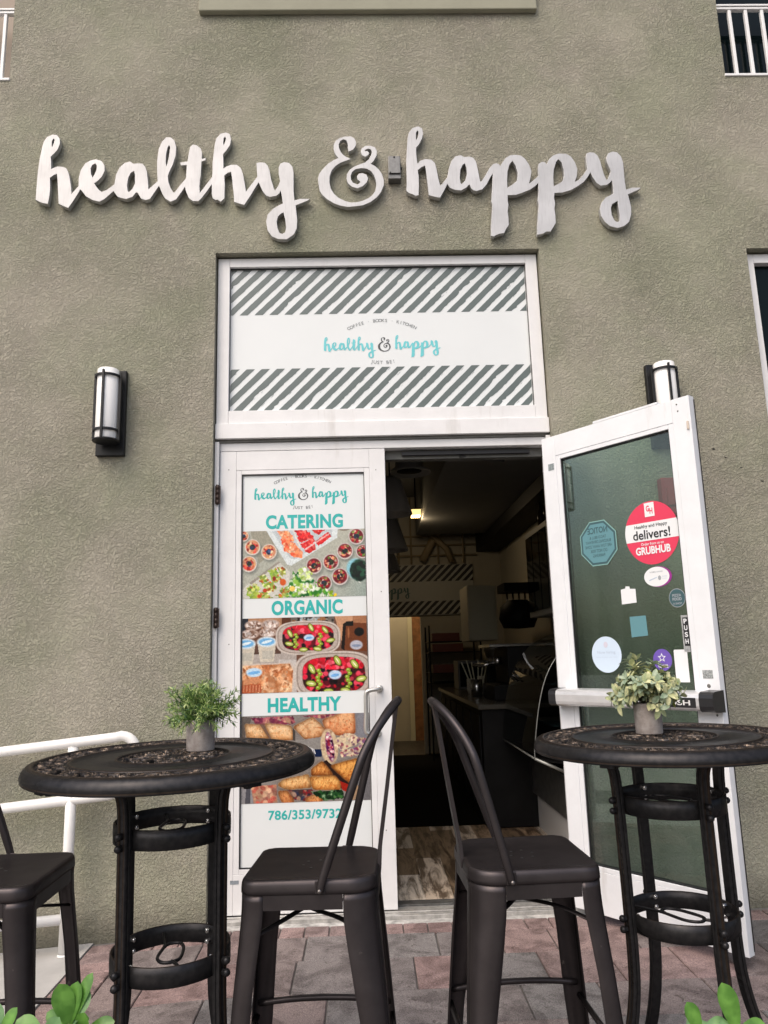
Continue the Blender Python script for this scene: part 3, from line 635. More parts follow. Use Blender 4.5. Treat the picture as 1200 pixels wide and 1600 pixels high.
def photo_catering():
    p = Pic(20, 32, 1150, 640, 300, (176, 178, 168), 3)
    p.mix(p.noise(300), (205, 200, 186), .5); p.mix(np.clip((p.X-700)/450, 0, 1)*np.clip((p.Y-250)/300, 0, 1), (150, 165, 160), .7)
    p.poly([(90, 32), (250, 32), (330, 200), (170, 330)], (140, 134, 118), .5)
    p.poly([(238, 32), (900, 32), (893, 110), (470, 352), (430, 345)], (216, 222, 222)); p.poly([(285, 32), (850, 32), (845, 95), (500, 300), (455, 285)], (196, 203, 206))
    sal = [(246, 150, 110), (250, 175, 140), (235, 110, 80), (255, 205, 175)]; tuna = [(214, 52, 56), (232, 80, 76), (190, 36, 50), (245, 130, 120)]
    for q, pal in (([(330, 32), (440, 32), (470, 80), (372, 90)], sal), ([(370, 85), (480, 75), (495, 130), (380, 160)], sal), ([(390, 150), (490, 135), (530, 190), (405, 230)], sal), ([(410, 215), (525, 180), (580, 240), (560, 285), (480, 275)], sal),
                   ([(490, 32), (600, 32), (640, 60), (540, 100)], tuna), ([(520, 100), (640, 50), (680, 100), (550, 150)], tuna), ([(550, 165), (670, 100), (690, 140), (590, 215)], tuna), ([(590, 215), (690, 150), (690, 215), (630, 245)], tuna), ([(690, 140), (815, 52), (840, 100), (720, 185)], tuna), ([(650, 32), (790, 32), (720, 80)], tuna)):
        m = p.pm(q, 14); p.mix(m, pal[0]); p.dots(m, 28, 7, 16, pal)
    p.poly([(590, 205), (830, 60), (836, 68), (600, 216)], (250, 225, 220), .7)
    p.poly([(480, 32), (495, 32), (560, 190), (540, 190)], (228, 222, 215), .8)
    for c in ((110, 178, 72), (262, 224, 72), (78, 330, 72), (28, 75, 48)): p.cup(c[0], c[1], c[2], (222, 214, 205), (205, 150, 120), ((200, 60, 60), (225, 90, 80), (235, 205, 170), (215, 170, 120), (150, 40, 50)), (48, 62, 90))
    for c in ((676, 360, 74), (832, 330, 74), (964, 234, 74), (1072, 102, 74), (1128, 240, 62), (766, 520, 72), (914, 462, 76)): p.cup(*c)
    p.ell(960, 18, 60, 30, (140, 130, 118))
    p.ell(1060, 395, 82, 92, (150, 198, 210), -15); p.poly([(1040, 460), (1062, 470), (1108, 530), (1090, 520)], (225, 225, 220))
    m = p.em(1095, 410, 85, 95); p.mix(m, (40, 66, 56)); p.dots(m, 60, 10, 22, ((30, 56, 46), (52, 88, 70), (24, 40, 36)))
    p.poly([(80, 500), (350, 310), (455, 410), (440, 640), (20, 640), (20, 560)], (206, 204, 196)); p.poly([(80, 500), (350, 310), (365, 322), (100, 515)], (160, 154, 145))
    gr = [(170, 190, 90), (200, 205, 120), (130, 165, 70), (225, 225, 170), (195, 110, 60), (150, 175, 100)]
    for q in ([(255, 395), (330, 370), (372, 470), (330, 500), (285, 490)], [(335, 370), (400, 360), (415, 430), (380, 450)], [(160, 445), (220, 430), (270, 480), (195, 515)], [(60, 540), (140, 500), (190, 560), (100, 640), (60, 610)], [(200, 520), (300, 480), (335, 560), (250, 600)], [(100, 610), (220, 570), (300, 640), (80, 640)], [(360, 560), (470, 530), (460, 620), (380, 640)], [(300, 620), (380, 600), (380, 640)]):
        m = p.pm(q, 22); p.mix(m, gr[0]); p.dots(m, 46, 7, 17, gr)
    p.ell(390, 500, 28, 30, (205, 105, 55)); p.ell(310, 465, 16, 20, (150, 60, 45)); p.ell(225, 570, 20, 18, (190, 80, 50)); p.ell(178, 620, 18, 16, (196, 96, 52))
    m = np.clip(p.pm([(450, 480), (520, 400), (640, 420), (690, 540), (800, 570), (890, 640), (430, 640)], 60), 0, 1)
    p.mix(m, (96, 150, 84)); p.dots(m, 190, 8, 22, ((70, 140, 60), (40, 108, 58), (150, 190, 90), (215, 228, 200), (120, 170, 70), (235, 238, 224)))
    p.dots(p.em(590, 430, 70, 60), 46, 8, 18, ((232, 236, 222), (200, 216, 150), (170, 200, 90))); p.dots(p.em(600, 560, 80, 50), 50, 7, 15, ((226, 236, 200), (190, 214, 130), (238, 240, 228)))
    p.dots(p.em(850, 610, 40, 30), 8, 9, 14, ((240, 205, 70), (150, 180, 60))); p.ell(475, 560, 26, 24, (240, 205, 120))
    return p.finish()

def fruit_tray(p, cx, cy, rx, ry, seed):
    base = p.em(cx, cy, rx, ry, 0, .03); n = lambda sx, sy: np.clip((1.0-(np.abs((p.X-cx)/(rx*sx))**3.2+np.abs((p.Y-cy)/(ry*sy))**3.2))*9, 0, 1)
    p.mix(n(1.06, 1.06), (206, 196, 188)); p.mix(n(1.0, .98), (150, 138, 130)); p.mix(n(.97, .93), (190, 178, 170)); inn = n(.84, .80); p.mix(inn, (70, 42, 42))
    p.dots(inn, 150, 12, 24, ((205, 56, 80), (190, 40, 60), (225, 90, 110), (110, 30, 50), (50, 34, 44), (40, 30, 40)), asp=1.3)
    top = inn*(p.Y < cy-ry*.25); p.dots(top, 90, 12, 22, ((222, 60, 84), (205, 44, 64), (235, 110, 125), (190, 36, 58)), asp=1.3)
    for sx in (-.4, .38):
        for k in range(6): p.ell(cx+rx*(sx+.04*math.sin(k*2)), cy-ry*.2+k*ry*.15, rx*.062, ry*.085, (148, 172, 66)); p.ell(cx+rx*(sx+.04*math.sin(k*2))-4, cy-ry*.23+k*ry*.15, rx*.025, ry*.03, (200, 214, 130))
    for ax, ay, an in ((-.58, -.28, 60), (-.6, .35, 10), (.1, -.62, 60), (.55, -.45, 50), (.72, .2, -10), (-.15, .72, 0), (.3, .7, 10)):
        p.ell(cx+ax*rx, cy+ay*ry, rx*.15, ry*.15, (96, 104, 40), an); p.ell(cx+ax*rx, cy+ay*ry, rx*.125, ry*.11, (186, 196, 112), an); p.ell(cx+ax*rx, cy+ay*ry, rx*.08, ry*.03, (236, 236, 196), an)
    p.ell(cx+.03*rx, cy+.0*ry, rx*.17, ry*.2, (196, 216, 236)); p.ell(cx+.03*rx, cy+.02*ry, rx*.11, ry*.07, (130, 176, 222), -8)

def photo_organic():
    p = Pic(25, 50, 1170, 712, 300, (120, 92, 80), 4)
    p.poly([(25, 50), (80, 50), (80, 170), (25, 200)], (54, 58, 68)); p.poly([(80, 50), (390, 50), (390, 150), (80, 150)], (176, 138, 112)); p.poly([(385, 50), (470, 50), (470, 150), (385, 150)], (100, 66, 48))
    p.poly([(470, 50), (870, 44), (870, 120), (470, 120)], (118, 112, 106)); p.dots(p.pm([(470, 50), (870, 44), (870, 110), (470, 110)]), 60, 8, 20, ((170, 160, 150), (70, 64, 62), (190, 200, 205), (150, 110, 80), (60, 44, 40)))
    p.poly([(25, 330), (520, 330), (520, 470), (25, 470)], (178, 170, 164)); p.poly([(120, 300), (380, 300), (380, 372), (120, 372)], (104, 84, 76))
    for cx, cy in ((130, 110), (285, 105), (95, 190), (262, 180)):
        p.poly([(cx-78, cy), (cx+78, cy), (cx+58, cy+130), (cx-58, cy+130)], (112, 84, 72)); p.ell(cx, cy, 82, 42, (196, 178, 168)); m = p.em(cx, cy, 70, 34); p.mix(m, (160, 138, 126)); p.dots(m, 30, 6, 14, ((205, 190, 182), (130, 104, 92), (220, 210, 205)))
    for cx, cy in ((250, 262), (60, 275)):
        p.poly([(cx-86, cy), (cx+86, cy), (cx+64, cy+180), (cx-58, cy+180)], (206, 198, 184)); p.poly([(cx-40, cy+80), (cx+60, cy+80), (cx+55, cy+150), (cx-38, cy+150)], (190, 186, 176)); p.ell(cx, cy, 90, 46, (208, 220, 226)); p.ell(cx, cy, 72, 32, (128, 180, 220)); p.ell(cx, cy, 50, 12, (220, 234, 244), -14)
    p.poly([(875, 50), (1040, 44), (1040, 100), (960, 130), (950, 330)], (196, 156, 128)); p.poly([(950, 120), (985, 100), (965, 360), (930, 340)], (44, 32, 30)); p.poly([(1040, 44), (1170, 44), (1170, 120), (1040, 110)], (170, 126, 98)); p.poly([(980, 110), (1170, 118), (1170, 372), (960, 352)], (120, 76, 52)); p.poly([(980, 100), (1045, 95), (1045, 140), (975, 140)], (30, 24, 24))
    p.ell(1098, 195, 44, 38, (26, 24, 30)); p.ell(1070, 312, 58, 42, (186, 186, 196)); p.ell(1070, 318, 42, 12, (140, 150, 170)); p.ell(1000, 200, 9, 50, (160, 110, 80))
    fruit_tray(p, 628, 235, 285, 145, 1)
    p.poly([(360, 420), (520, 430), (520, 715), (360, 715)], (196, 190, 186))
    p.poly([(25, 455), (470, 450), (505, 500), (490, 712), (25, 712)], (206, 192, 180)); m = p.pm([(30, 468), (460, 460), (490, 520), (476, 712), (25, 712)]); p.mix(m, (204, 150, 112))
    cr = [(214, 158, 118), (190, 128, 90), (228, 182, 146), (170, 106, 72), (236, 200, 168)]; p.dots(m, 130, 16, 40, cr, .7, 2.2); p.dots(m, 150, 5, 14, cr, .7, 2.6)
    p.poly([(25, 640), (195, 630), (205, 700), (25, 712)], (176, 104, 76)); p.poly([(40, 590), (180, 570), (190, 620), (40, 636)], (206, 150, 116))
    for k in range(6): p.poly([(40+k*28, 640), (50+k*28, 640), (46+k*28, 700), (36+k*28, 700)], (214, 160, 130), .7)
    p.ell(135, 530, 72, 40, (196, 220, 240)); p.ell(135, 532, 56, 14, (130, 180, 224), -6)
    fruit_tray(p, 860, 570, 345, 200, 2)
    return p.finish()

def photo_healthy():
    p = Pic(15, 45, 1175, 825, 300, (146, 140, 136), 6)
    p.poly([(15, 45), (110, 60), (40, 250), (15, 250)], (112, 106, 102)); p.poly([(1040, 40), (1175, 40), (1175, 320), (1040, 250)], (142, 142, 148))
    pal = [(226, 196, 158), (206, 164, 122), (232, 212, 182), (192, 142, 100)]; pink = [(150, 78, 100), (180, 110, 120), (205, 170, 140), (120, 64, 88)]
    for q in ([(100, 60), (270, 60), (480, 130), (150, 130)], [(270, 58), (480, 56), (500, 110), (470, 130)], [(560, 56), (900, 44), (760, 90), (700, 80)]):
        m = p.pm(q, 14); p.mix(m, pink[0]); p.dots(m, 40, 10, 26, pink, .8)
    def wrap(q, base, toast, stripes=None):
        m = (p.blur(p.pm(q, 10), 3) > .5).astype(float); p.mix(p.blur(p.pm(q), 5), (70, 54, 46), .5); p.mix(p.blur(m, 1), base); sh = p.blur(m, 7); cy = [a[1] for a in q]; t = np.clip((p.Y-min(cy))/(max(cy)-min(cy)), 0, 1)
        p.mix(m*np.clip(t*1.5-.55, 0, 1), toast, .8); p.mix(m*p.noise(34), [min(255, c*1.1) for c in base], .6); p.mix(m*(p.noise(20) > .7), toast, .35); p.dots(m, 18, 3, 7, (toast, base), .6, 2.5)
        if stripes:
            for k in range(7):
                x0 = min(a[0] for a in q)+(k+.5)*(max(a[0] for a in q)-min(a[0] for a in q))/7
                p.mix(m*np.clip(1-np.abs(p.X-x0+(p.Y-min(cy))*.35+10*np.sin(p.Y*.05+k))/9, 0, 1)*p.noise(18), stripes, .75)
        p.mix(m*np.clip(1-(sh-.45)*2.1, 0, 1), [c*.55 for c in toast], .6)
    wrap([(40, 112), (185, 120), (280, 260), (60, 245)], (222, 192, 156), (196, 140, 92)); wrap([(210, 108), (470, 140), (490, 275), (290, 262)], (228, 200, 164), (205, 140, 88))
    wrap([(478, 150), (660, 66), (785, 185), (740, 250), (590, 275)], (218, 186, 150), (182, 118, 78)); wrap([(742, 100), (900, 48), (1045, 40), (1050, 230), (890, 245), (780, 185)], (216, 172, 134), (190, 104, 66))
    p.poly([(178, 120), (214, 110), (290, 262), (268, 262)], (120, 96, 84), .7); p.poly([(480, 160), (500, 190), (500, 280), (480, 275)], (90, 84, 80))
    p.poly([(490, 280), (760, 250), (740, 460), (660, 450), (500, 330)], (150, 146, 142)); p.poly([(660, 360), (745, 360), (740, 430), (680, 430)], (38, 54, 84))
    for k in range(7): p.poly([(560+k*17, 308+k*8), (568+k*17, 308+k*8), (584+k*17, 350+k*9), (576+k*17, 350+k*9)], (238, 238, 240))
    sp = [(214, 196, 168), (170, 150, 140), (120, 84, 120), (226, 214, 192), (146, 70, 92)]
    for q in ([(870, 270), (960, 222), (1050, 240), (1060, 330), (930, 380), (880, 350)], [(900, 390), (1060, 350), (1130, 310), (1140, 420), (920, 440)], [(1050, 260), (1175, 280), (1130, 330), (1060, 320)]):
        m = p.pm(q, 10); p.mix(m, sp[0]); p.dots(m, 50, 6, 16, sp, .7)
    m = p.em(810, 340, 78, 160, -6, .06); p.mix(m, (206, 186, 158)); p.dots(m, 40, 5, 12, ((170, 140, 120), (225, 210, 185)), .7); m = p.em(815, 345, 36, 130, -8); p.mix(m, (120, 62, 104)); p.dots(m, 46, 6, 15, ((226, 210, 206), (90, 34, 84), (160, 60, 80), (216, 150, 160), (60, 30, 60)))
    p.poly([(640, 540), (780, 460), (1060, 720), (900, 720)], (60, 44, 40))
    wrap([(640, 540), (740, 462), (850, 600), (640, 600)], (222, 172, 112), (166, 96, 52), (150, 84, 44)); wrap([(810, 510), (1060, 450), (1160, 600), (1010, 690), (960, 650)], (220, 168, 104), (160, 90, 46), (140, 78, 40))
    wrap([(330, 670), (390, 620), (620, 580), (650, 700), (430, 712)], (230, 194, 144), (190, 130, 82), (180, 116, 70)); wrap([(620, 605), (860, 600), (910, 660), (905, 730), (660, 722)], (230, 186, 124), (196, 120, 66), (176, 104, 58))
    p.poly([(15, 690), (120, 690), (120, 825), (15, 825)], (150, 148, 150)); p.poly([(60, 690), (100, 690), (100, 825), (50, 825)], (96, 96, 102)); p.poly([(100, 670), (330, 665), (340, 825), (130, 825)], (176, 138, 122)); p.dots(p.pm([(100, 670), (330, 665), (340, 825), (130, 825)]), 40, 10, 30, ((190, 100, 90), (206, 170, 140), (150, 110, 100), (222, 190, 160)), .7)
    p.poly([(420, 715), (650, 715), (640, 825), (480, 800)], (84, 74, 78)); p.dots(p.pm([(400, 720), (660, 720), (640, 825), (480, 800)]), 40, 8, 22, ((140, 50, 56), (60, 66, 84), (180, 150, 130), (110, 80, 74)), .8)
    wrap([(340, 720), (430, 720), (490, 800), (480, 825), (380, 825)], (214, 160, 112), (170, 104, 70)); wrap([(590, 790), (700, 750), (760, 825), (590, 825)], (222, 176, 126), (180, 112, 72))
    m = p.pm([(640, 735), (920, 728), (940, 800), (780, 825), (700, 790)], 20); p.mix(m, (56, 92, 58)); p.dots(m, 60, 6, 18, ((40, 76, 46), (90, 130, 80), (160, 180, 150), (34, 60, 40)), .8)
    p.poly([(900, 650), (990, 690), (980, 760), (920, 730)], (160, 56, 42)); p.poly([(1100, 500), (1175, 520), (1175, 825), (1000, 825), (1040, 740)], (122, 120, 122)); p.poly([(1000, 700), (1060, 690), (1080, 800), (1000, 825)], (200, 160, 120), .6)
    return p.finish()

def put_photo(mb, arr, x0, x1, z0, z1, y, m):
    h, w_, _ = arr.shape
    X = np.linspace(x0, x1, w_); Z = np.linspace(z1, z0, h)
    vs = [(float(X[i]), y, float(Z[j])) for j in range(h) for i in range(w_)]
    fs = [(j*w_+i, (j+1)*w_+i, (j+1)*w_+i+1, j*w_+i+1) for j in range(h-1) for i in range(w_-1)]
    mb.add(vs, fs, m, cols=[tuple(map(float, c)) for c in arr.reshape(-1, 3)])

# ------------------------------------------------------------------ left door (closed) with its printed poster
def door_leaf(x0, x1, z0, z1, gx0, gx1, gz0, gz1, y0, y1, stop=0.030):
    """frame of stiles and rails (joints left as fine gaps) with a glazing bead round the glass"""
    f = MB(); g = 0.0006
    f.box(x0, gx0-stop, y0, y1, z0, z1); f.box(gx1+stop, x1, y0, y1, z0, z1)
    f.box(gx0-stop+g, gx1+stop-g, y0+.0004, y1-.0004, gz1+stop*.8, z1-.0003); f.box(gx0-stop+g, gx1+stop-g, y0+.0004, y1-.0004, z0+.0003, gz0-stop*.8)
    d = 0.0022
    f.box(gx0-stop+g, gx0, y0+d, y1-d, gz0-stop*.8+g, gz1+stop*.8-g); f.box(gx1, gx1+stop-g, y0+d, y1-d, gz0-stop*.8+g, gz1+stop*.8-g)
    f.box(gx0+g, gx1-g, y0+d, y1-d, gz1, gz1+stop*.8-g); f.box(gx0+g, gx1-g, y0+d, y1-d, gz0-stop*.8+g, gz0)
    return f

def make_left_door():
    y0, y1 = 0.006, 0.051
    f = door_leaf(0.002, 0.920, 0.022, 2.422, 0.121, 0.802, 0.236, 2.290, y0, y1)
    rr = random.Random(2)
    d = f.build('door', M_['alu'], BLD, bevel=0.0015); d['label'] = 'closed white door leaf covered by a printed menu poster'
    g_ = MB(); a = 0.006
    g_.box(.121, .802, y0+.004, y1-.006, 2.290-a, 2.290); g_.box(.121, .802, y0+.004, y1-.006, .236, .236+a); g_.box(.121, .121+a, y0+.004, y1-.006, .236+a, 2.290-a); g_.box(.802-a*.6, .802, y0+.004, y1-.006, .236+a, 2.290-a)
    g_.build('gasket', M_['gasket'], d)
    p = MB(); X0, X1 = .1272, .7982; yb = y0+.013
    p.box(X0, X1, yb, yb+.006, .2422, 2.2838, 0)
    yp, yt = yb-.0012, yb-.0006
    put_photo(p, photo_catering(), X0+.001, X1-.001, 1.600, 1.970, yp, 1)
    put_photo(p, photo_organic(), X0+.001, X1-.001, 1.101, 1.494, yp, 1)
    put_photo(p, photo_healthy(), X0+.001, X1-.001, .548, .985, yp, 1)
    place_logo(p, .190, .714, 2.153, yt, 2, 3)
    put_arc(p, 'COFFEE \u00b7 BOOKS \u00b7 KITCHEN', .457, 1.93, .338, .0165, -26, 26, yt, 3)
    put_arc(p, 'JUST BE!', .459, 2.33, .242, .0165, -12.5, 12.5, yt, 3, up=False)
    put_flat(p, text2d('CATERING', .040, 1.06), .254, .679, 1.979, 2.058, yt, 2)
    put_flat(p, text2d('ORGANIC', .040, 1.06), .285, .669, 1.507, 1.586, yt, 2)
    put_flat(p, text2d('HEALTHY', .040, 1.06), .265, .653, 1.000, 1.074, yt, 2)
    put_flat(p, text2d('786/353/9732', .026, 1.04), .268, .645, .464, .512, yt, 2)
    p.build('poster', [M_['film'], M_['photo'], M_['teal2'], M_['ink']], d)['label'] = 'tall printed poster with three food photographs and teal words'
    h = MB(); pth = smooth_path([(.856, y0, 1.106), (.852, y0-.05, 1.106), (.800, y0-.062, 1.100), (.784, y0-.062, 1.078), (.783, y0-.062, .99), (.781, y0-.062, .906), (.796, y0-.062, .884), (.838, y0-.05, .880), (.842, y0, .880)], 6)
    h.tube(pth, .0115, 12); h.lathe([(.0, .0), (.02, 0), (.02, .006), (.012, .009)], 16, 0, Matrix.Translation((.856, y0, 1.106)) @ Matrix.Rotation(R(90), 4, 'X')); h.lathe([(.0, .0), (.02, 0), (.02, .006), (.012, .009)], 16, 0, Matrix.Translation((.842, y0, .880)) @ Matrix.Rotation(R(90), 4, 'X'))
    h.build('handle', M_['steel_blue'], d)
    for zc in (2.17, 1.50, 0.22):
        q = MB(); q.tube([(-.004, -.028, zc-.055), (-.004, -.028, zc+.055)], .0085, 10)
        for k in range(4): q.tube([(-.004, -.028, zc-.055+k*.0275+.001), (-.004, -.028, zc-.055+k*.0275+.0265)], .0095, 10)
        q.box(-.018, .012, -.0265, -.0215, zc-.05, zc+.05)
        q.build('hinge', M_['bronze'], d)
    s = MB(); s.box(.078, .121, y0-.0015, y0-.0003, .168, .186, 0)
    s.build('sticker', mat('worn_label', (0.25, 0.28, 0.31), .6, vary=.4, vscale=90), d)['label'] = 'worn grey label strip low on the door'
    k = MB()
    for px, pz in ((.050, 2.318), (.060, 1.36), (.868, 2.30), (.880, 1.62), (.872, .40), (.045, .20)): k = MB(); k.lathe([(0, .0012), (.0028, .0012), (.003, 0)], 8, 0, Matrix.Translation((px, y0-.0002, pz)) @ Matrix.Rotation(R(90), 4, 'X')); k.build('screw', M_['strip'], d)
make_left_door()

# ------------------------------------------------------------------ right door, swung out towards the street; local x runs from the hinge, local -y faces the viewer's side
DO = Vector((1.79, -.105, 0)); DD = Vector((.60275, -.79793, 0))
def make_open_door():
    M = Matrix(((DD.x, -DD.y, 0, DO.x), (DD.y, DD.x, 0, DO.y), (0, 0, 1, 0), (0, 0, 0, 1)))
    f = door_leaf(-.010, .862, .036, 2.424, .105, .745, .252, 2.290, 0.0, .045, stop=.028)
    f.box(.33, .70, .0008, .044, 2.4245, 2.437); f.box(.8625, .866, .0385, .0448, .05, 2.41, 1)
    d = f.build('door', [M_['alu_skylit'], M_['gasket']], BLD, bevel=0.0018); d['label'] = 'open white door with clear glass and a push bar'
    d.matrix_local = M
    g_ = MB(); a = .005
    for q in ((.105, .745, 2.290-a, 2.290), (.105, .745, .252, .252+a), (.105, .105+a, .252+a, 2.290-a), (.745-a, .745, .252+a, 2.290-a)): g_.box(q[0], q[1], .008, .037, q[2], q[3])
    g_.build('gasket', M_['gasket'], d)
    p = MB(); p.box(.110, .740, .019, .025, .257, 2.285); p.build('glass', M_['glass'], d)
    # push bar across the leaf
    b = MB(); sec = [(0.0, -.001), (-.074, -.006), (-.086, -.014), (-.090, -.03), (-.090, -.062), (-.086, -.076), (-.074, -.084), (0.0, -.088)]
    n = len(sec)
    def ext(x0, x1, m, s=1.0, zo=0.0):
        c = -.0445
        vs = [(x0, y*s-.0006, 1.090+c+(z-c)*s+zo) for y, z in sec]+[(x1, y*s-.0006, 1.090+c+(z-c)*s+zo) for y, z in sec]
        fs = [tuple(range(n)), tuple(range(2*n-1, n-1, -1))]+[(i, (i+1) % n, (i+1) % n+n, i+n) for i in range(n)]
        b.add(vs, fs, m)
    ext(-.004, .040, 1, 1.02); ext(.0405, .812, 0); ext(.8125, .876, 1, 1.06)
    b.box(.62, .795, -.0925, -.0908, 1.020, 1.062, 1)
    put_flat(b, text2d('PUSH', .02), .645, .770, 1.030, 1.052, -.0930, 2)
    b.build('push_bar', [mat('satin_bar_aluminium', (.74, .74, .75), .36, metal=.55, vary=.05, vscale=20), mat('black_end_cap', (.018, .018, .02), .3), mat('white_bar_letters', (.7, .7, .7), .5)], d, bevel=.0015)
    white = mat('white_sticker', (.78, .80, .82), .45); pinkm = mat('pink_red_sticker', (.72, .045, .105), .4); black = mat('sticker_black', (.015, .015, .018), .4); back = mat('sticker_back_teal', (.115, .27, .31), .5)
    backd = mat('sticker_back_dark_teal', (.045, .105, .12), .5); backl = mat('sticker_back_pale', (.20, .38, .36), .5)
    purple = mat('purple_sticker', (.15, .09, .42), .4); paleblue = mat('pale_blue_sticker', (.60, .72, .86), .5); grey = mat('sticker_grey', (.34, .37, .40), .5); silver = mat('silver_sticker', (.42, .43, .43), .4, metal=.3, vary=.3, vscale=120)
    magenta = mat('sticker_magenta', (.30, .02, .26), .4); wash = mat('pale_grey_print', (.47, .56, .68), .5)
    Y0 = .0180
    def sk(layers, mats, label, texts=()):
        mb = MB()
        for i, (pts, m) in enumerate(layers): put_poly(mb, pts, Y0-.0005*i, m)
        for fn in texts: fn(mb)
        mb.build('sticker', mats, d)['label'] = label
    # round delivery sticker
    cx, cz, rr_ = .596, 1.818, .143
    rot = R(-0.0)
    circ = ellipse_pts(cx, cz, rr_, .152, 56)
    band = [p_ for p_ in circ]
    z_hi, z_lo = cz+.052, cz-.036
    def arc_band(zh, zl):
        e = lambda z: rr_*math.sqrt(max(0, 1-((z-cz)/.152)**2))
        zs = [zl+(zh-zl)*i/12 for i in range(13)]
        return [(cx+e(z), z) for z in zs]+[(cx-e(z), z) for z in reversed(zs)]
    sk([(circ, 0), (arc_band(z_hi, z_lo), 1), ([(cx-.026, cz+.078), (cx+.026, cz+.078), (cx+.026, cz+.1455), (cx-.026, cz+.1455)], 1)], [pinkm, white, black],
       'round pink and white delivery sticker', [
        lambda mb: put_flat(mb, text2d('G', .03), cx-.017, cx+.000, cz+.103, cz+.132, Y0-.0015, 0), lambda mb: put_flat(mb, text2d('H', .03), cx+.001, cx+.017, cz+.090, cz+.119, Y0-.0015, 0),
        lambda mb: put_flat(mb, text2d('Healthy and Happy', .008), cx-.088, cx+.086, cz+.022, cz+.043, Y0-.0015, 2), lambda mb: put_flat(mb, text2d('delivers!', .016), cx-.100, cx+.098, cz-.028, cz+.018, Y0-.0015, 2),
        lambda mb: put_flat(mb, text2d('Order from us on', .014), cx-.060, cx+.060, cz-.058, cz-.045, Y0-.0015, 1), lambda mb: put_flat(mb, text2d('GRUBHUB', .035), cx-.092, cx+.092, cz-.102, cz-.064, Y0-.0015, 1)])
    # octagon notice seen from behind: mirrored words
    ox, oz = .293, 1.808
    oc = lambda k: [(ox+.118*k*math.cos(R(22.5+45*i)), oz+.124*k*math.sin(R(22.5+45*i))) for i in range(8)]
    tl = [('NOTICE', .060, .050, .082, .02), ('TACO BELL &', .050, .022, .036, .005), ('BUILDING DRIVEWAY', .076, .000, .015, .0), ('ARE TOW AWAY ZONE', .080, -.023, -.008, .0), ('DO NOT RISK', .050, -.047, -.031, .004), ('PARKING', .036, -.070, -.055, .004)]
    tl[1] = ('', 0, 0, 0, 0)
    sk([(oc(1.0), 0), (oc(.95), 1), (oc(.86), 2)], [backl, backd, back], 'teal octagonal notice sticker seen from its back with mirrored words',
       [(lambda mb, t=t: put_flat(mb, text2d(t[0], t[4]), ox-t[1], ox+t[1], oz+t[2], oz+t[3], Y0-.0016, 1, mirror=True)) for t in tl if t[0]]
       + [lambda mb: put_flat(mb, text2d('TACO BELL &', .004), ox-.05, ox+.05, oz+.023, oz+.037, Y0-.0016, 1, mirror=True)])
    sk([(ellipse_pts(.609, 1.606, .070, .048), 0), (ellipse_pts(.601, 1.607, .066, .046), 1)], [magenta, white, wash, grey], 'small white oval sticker with purple edge',
       [lambda mb: put_flat(mb, text2d('WOMEN OWNED', .008), .566, .636, 1.626, 1.633, Y0-.0012, 3), lambda mb: put_poly(mb, ellipse_pts(.616, 1.600, .008, .011), Y0-.0012, 3), lambda mb: put_poly(mb, [(.560, 1.594), (.602, 1.606), (.603, 1.602), (.562, 1.589)], Y0-.0012, 2), lambda mb: put_flat(mb, text2d('BUSINESS', .0), .630, .656, 1.603, 1.608, Y0-.0012, 2), lambda mb: put_flat(mb, text2d('COUNCIL', .0), .630, .654, 1.593, 1.598, Y0-.0012, 2)])
    sk([([(.400, 1.490), (.482, 1.494), (.482, 1.560), (.452, 1.562), (.450, 1.574), (.428, 1.576), (.426, 1.566), (.400, 1.562)], 0)], [white], 'small torn white square sticker')
    ring = ellipse_pts(.694, 1.500, .041, .043)
    sk([(ring, 0), (ellipse_pts(.694, 1.500, .0385, .040), 1)], [grey, backd, grey], 'clear round sticker with grey printed badge',
       [lambda mb: put_flat(mb, text2d('PIZZA', .03), .672, .716, 1.506, 1.518, Y0-.0012, 2), lambda mb: put_flat(mb, text2d('FOOD', .04), .671, .717, 1.488, 1.502, Y0-.0012, 0), lambda mb: put_flat(mb, text2d('A SHOP', .02), .672, .716, 1.470, 1.479, Y0-.0012, 2)])
    sk([([(.438, 1.330), (.527, 1.336), (.524, 1.430), (.436, 1.428)], 0)], [back], 'plain teal square sticker seen from its back')
    sk([([(.702, 1.255), (.742, 1.255), (.742, 1.420), (.702, 1.420)], 0), ([(.709, 1.282), (.735, 1.282), (.735, 1.410), (.709, 1.410)], 1)], [silver, black, white, grey], 'silver and black vertical push sticker',
       [(lambda mb, c=c, z=z: put_flat(mb, text2d(c, .03), .714, .730, z, z+.022, Y0-.0012, 2)) for c, z in (('P', 1.382), ('U', 1.352), ('S', 1.322), ('H', 1.292))]+[lambda mb: put_flat(mb, text2d('TO OPEN', .0), .706, .738, 1.262, 1.272, Y0-.0012, 3)])
    sk([(ellipse_pts(.287, 1.252, .086, .088, 48), 0)], [paleblue, wash, mat('faded_pink', (.62, .60, .70), .5)], 'pale blue round sticker',
       [lambda mb: put_flat(mb, text2d('Now hiring', .008), .235, .340, 1.252, 1.270, Y0-.0010, 1), lambda mb: put_flat(mb, text2d('come and join our team', .0), .225, .350, 1.236, 1.242, Y0-.0010, 1), lambda mb: put_poly(mb, ellipse_pts(.287, 1.300, .012, .015, 16), Y0-.0010, 2)])
    star = [(.588+(.022 if i % 2 == 0 else .010)*math.sin(R(36*i)), 1.232+(.022 if i % 2 == 0 else .010)*math.cos(R(36*i))) for i in range(10)]
    star2 = [(.588+(x-.588)*.62, 1.232+(z-1.232)*.62) for x, z in star]
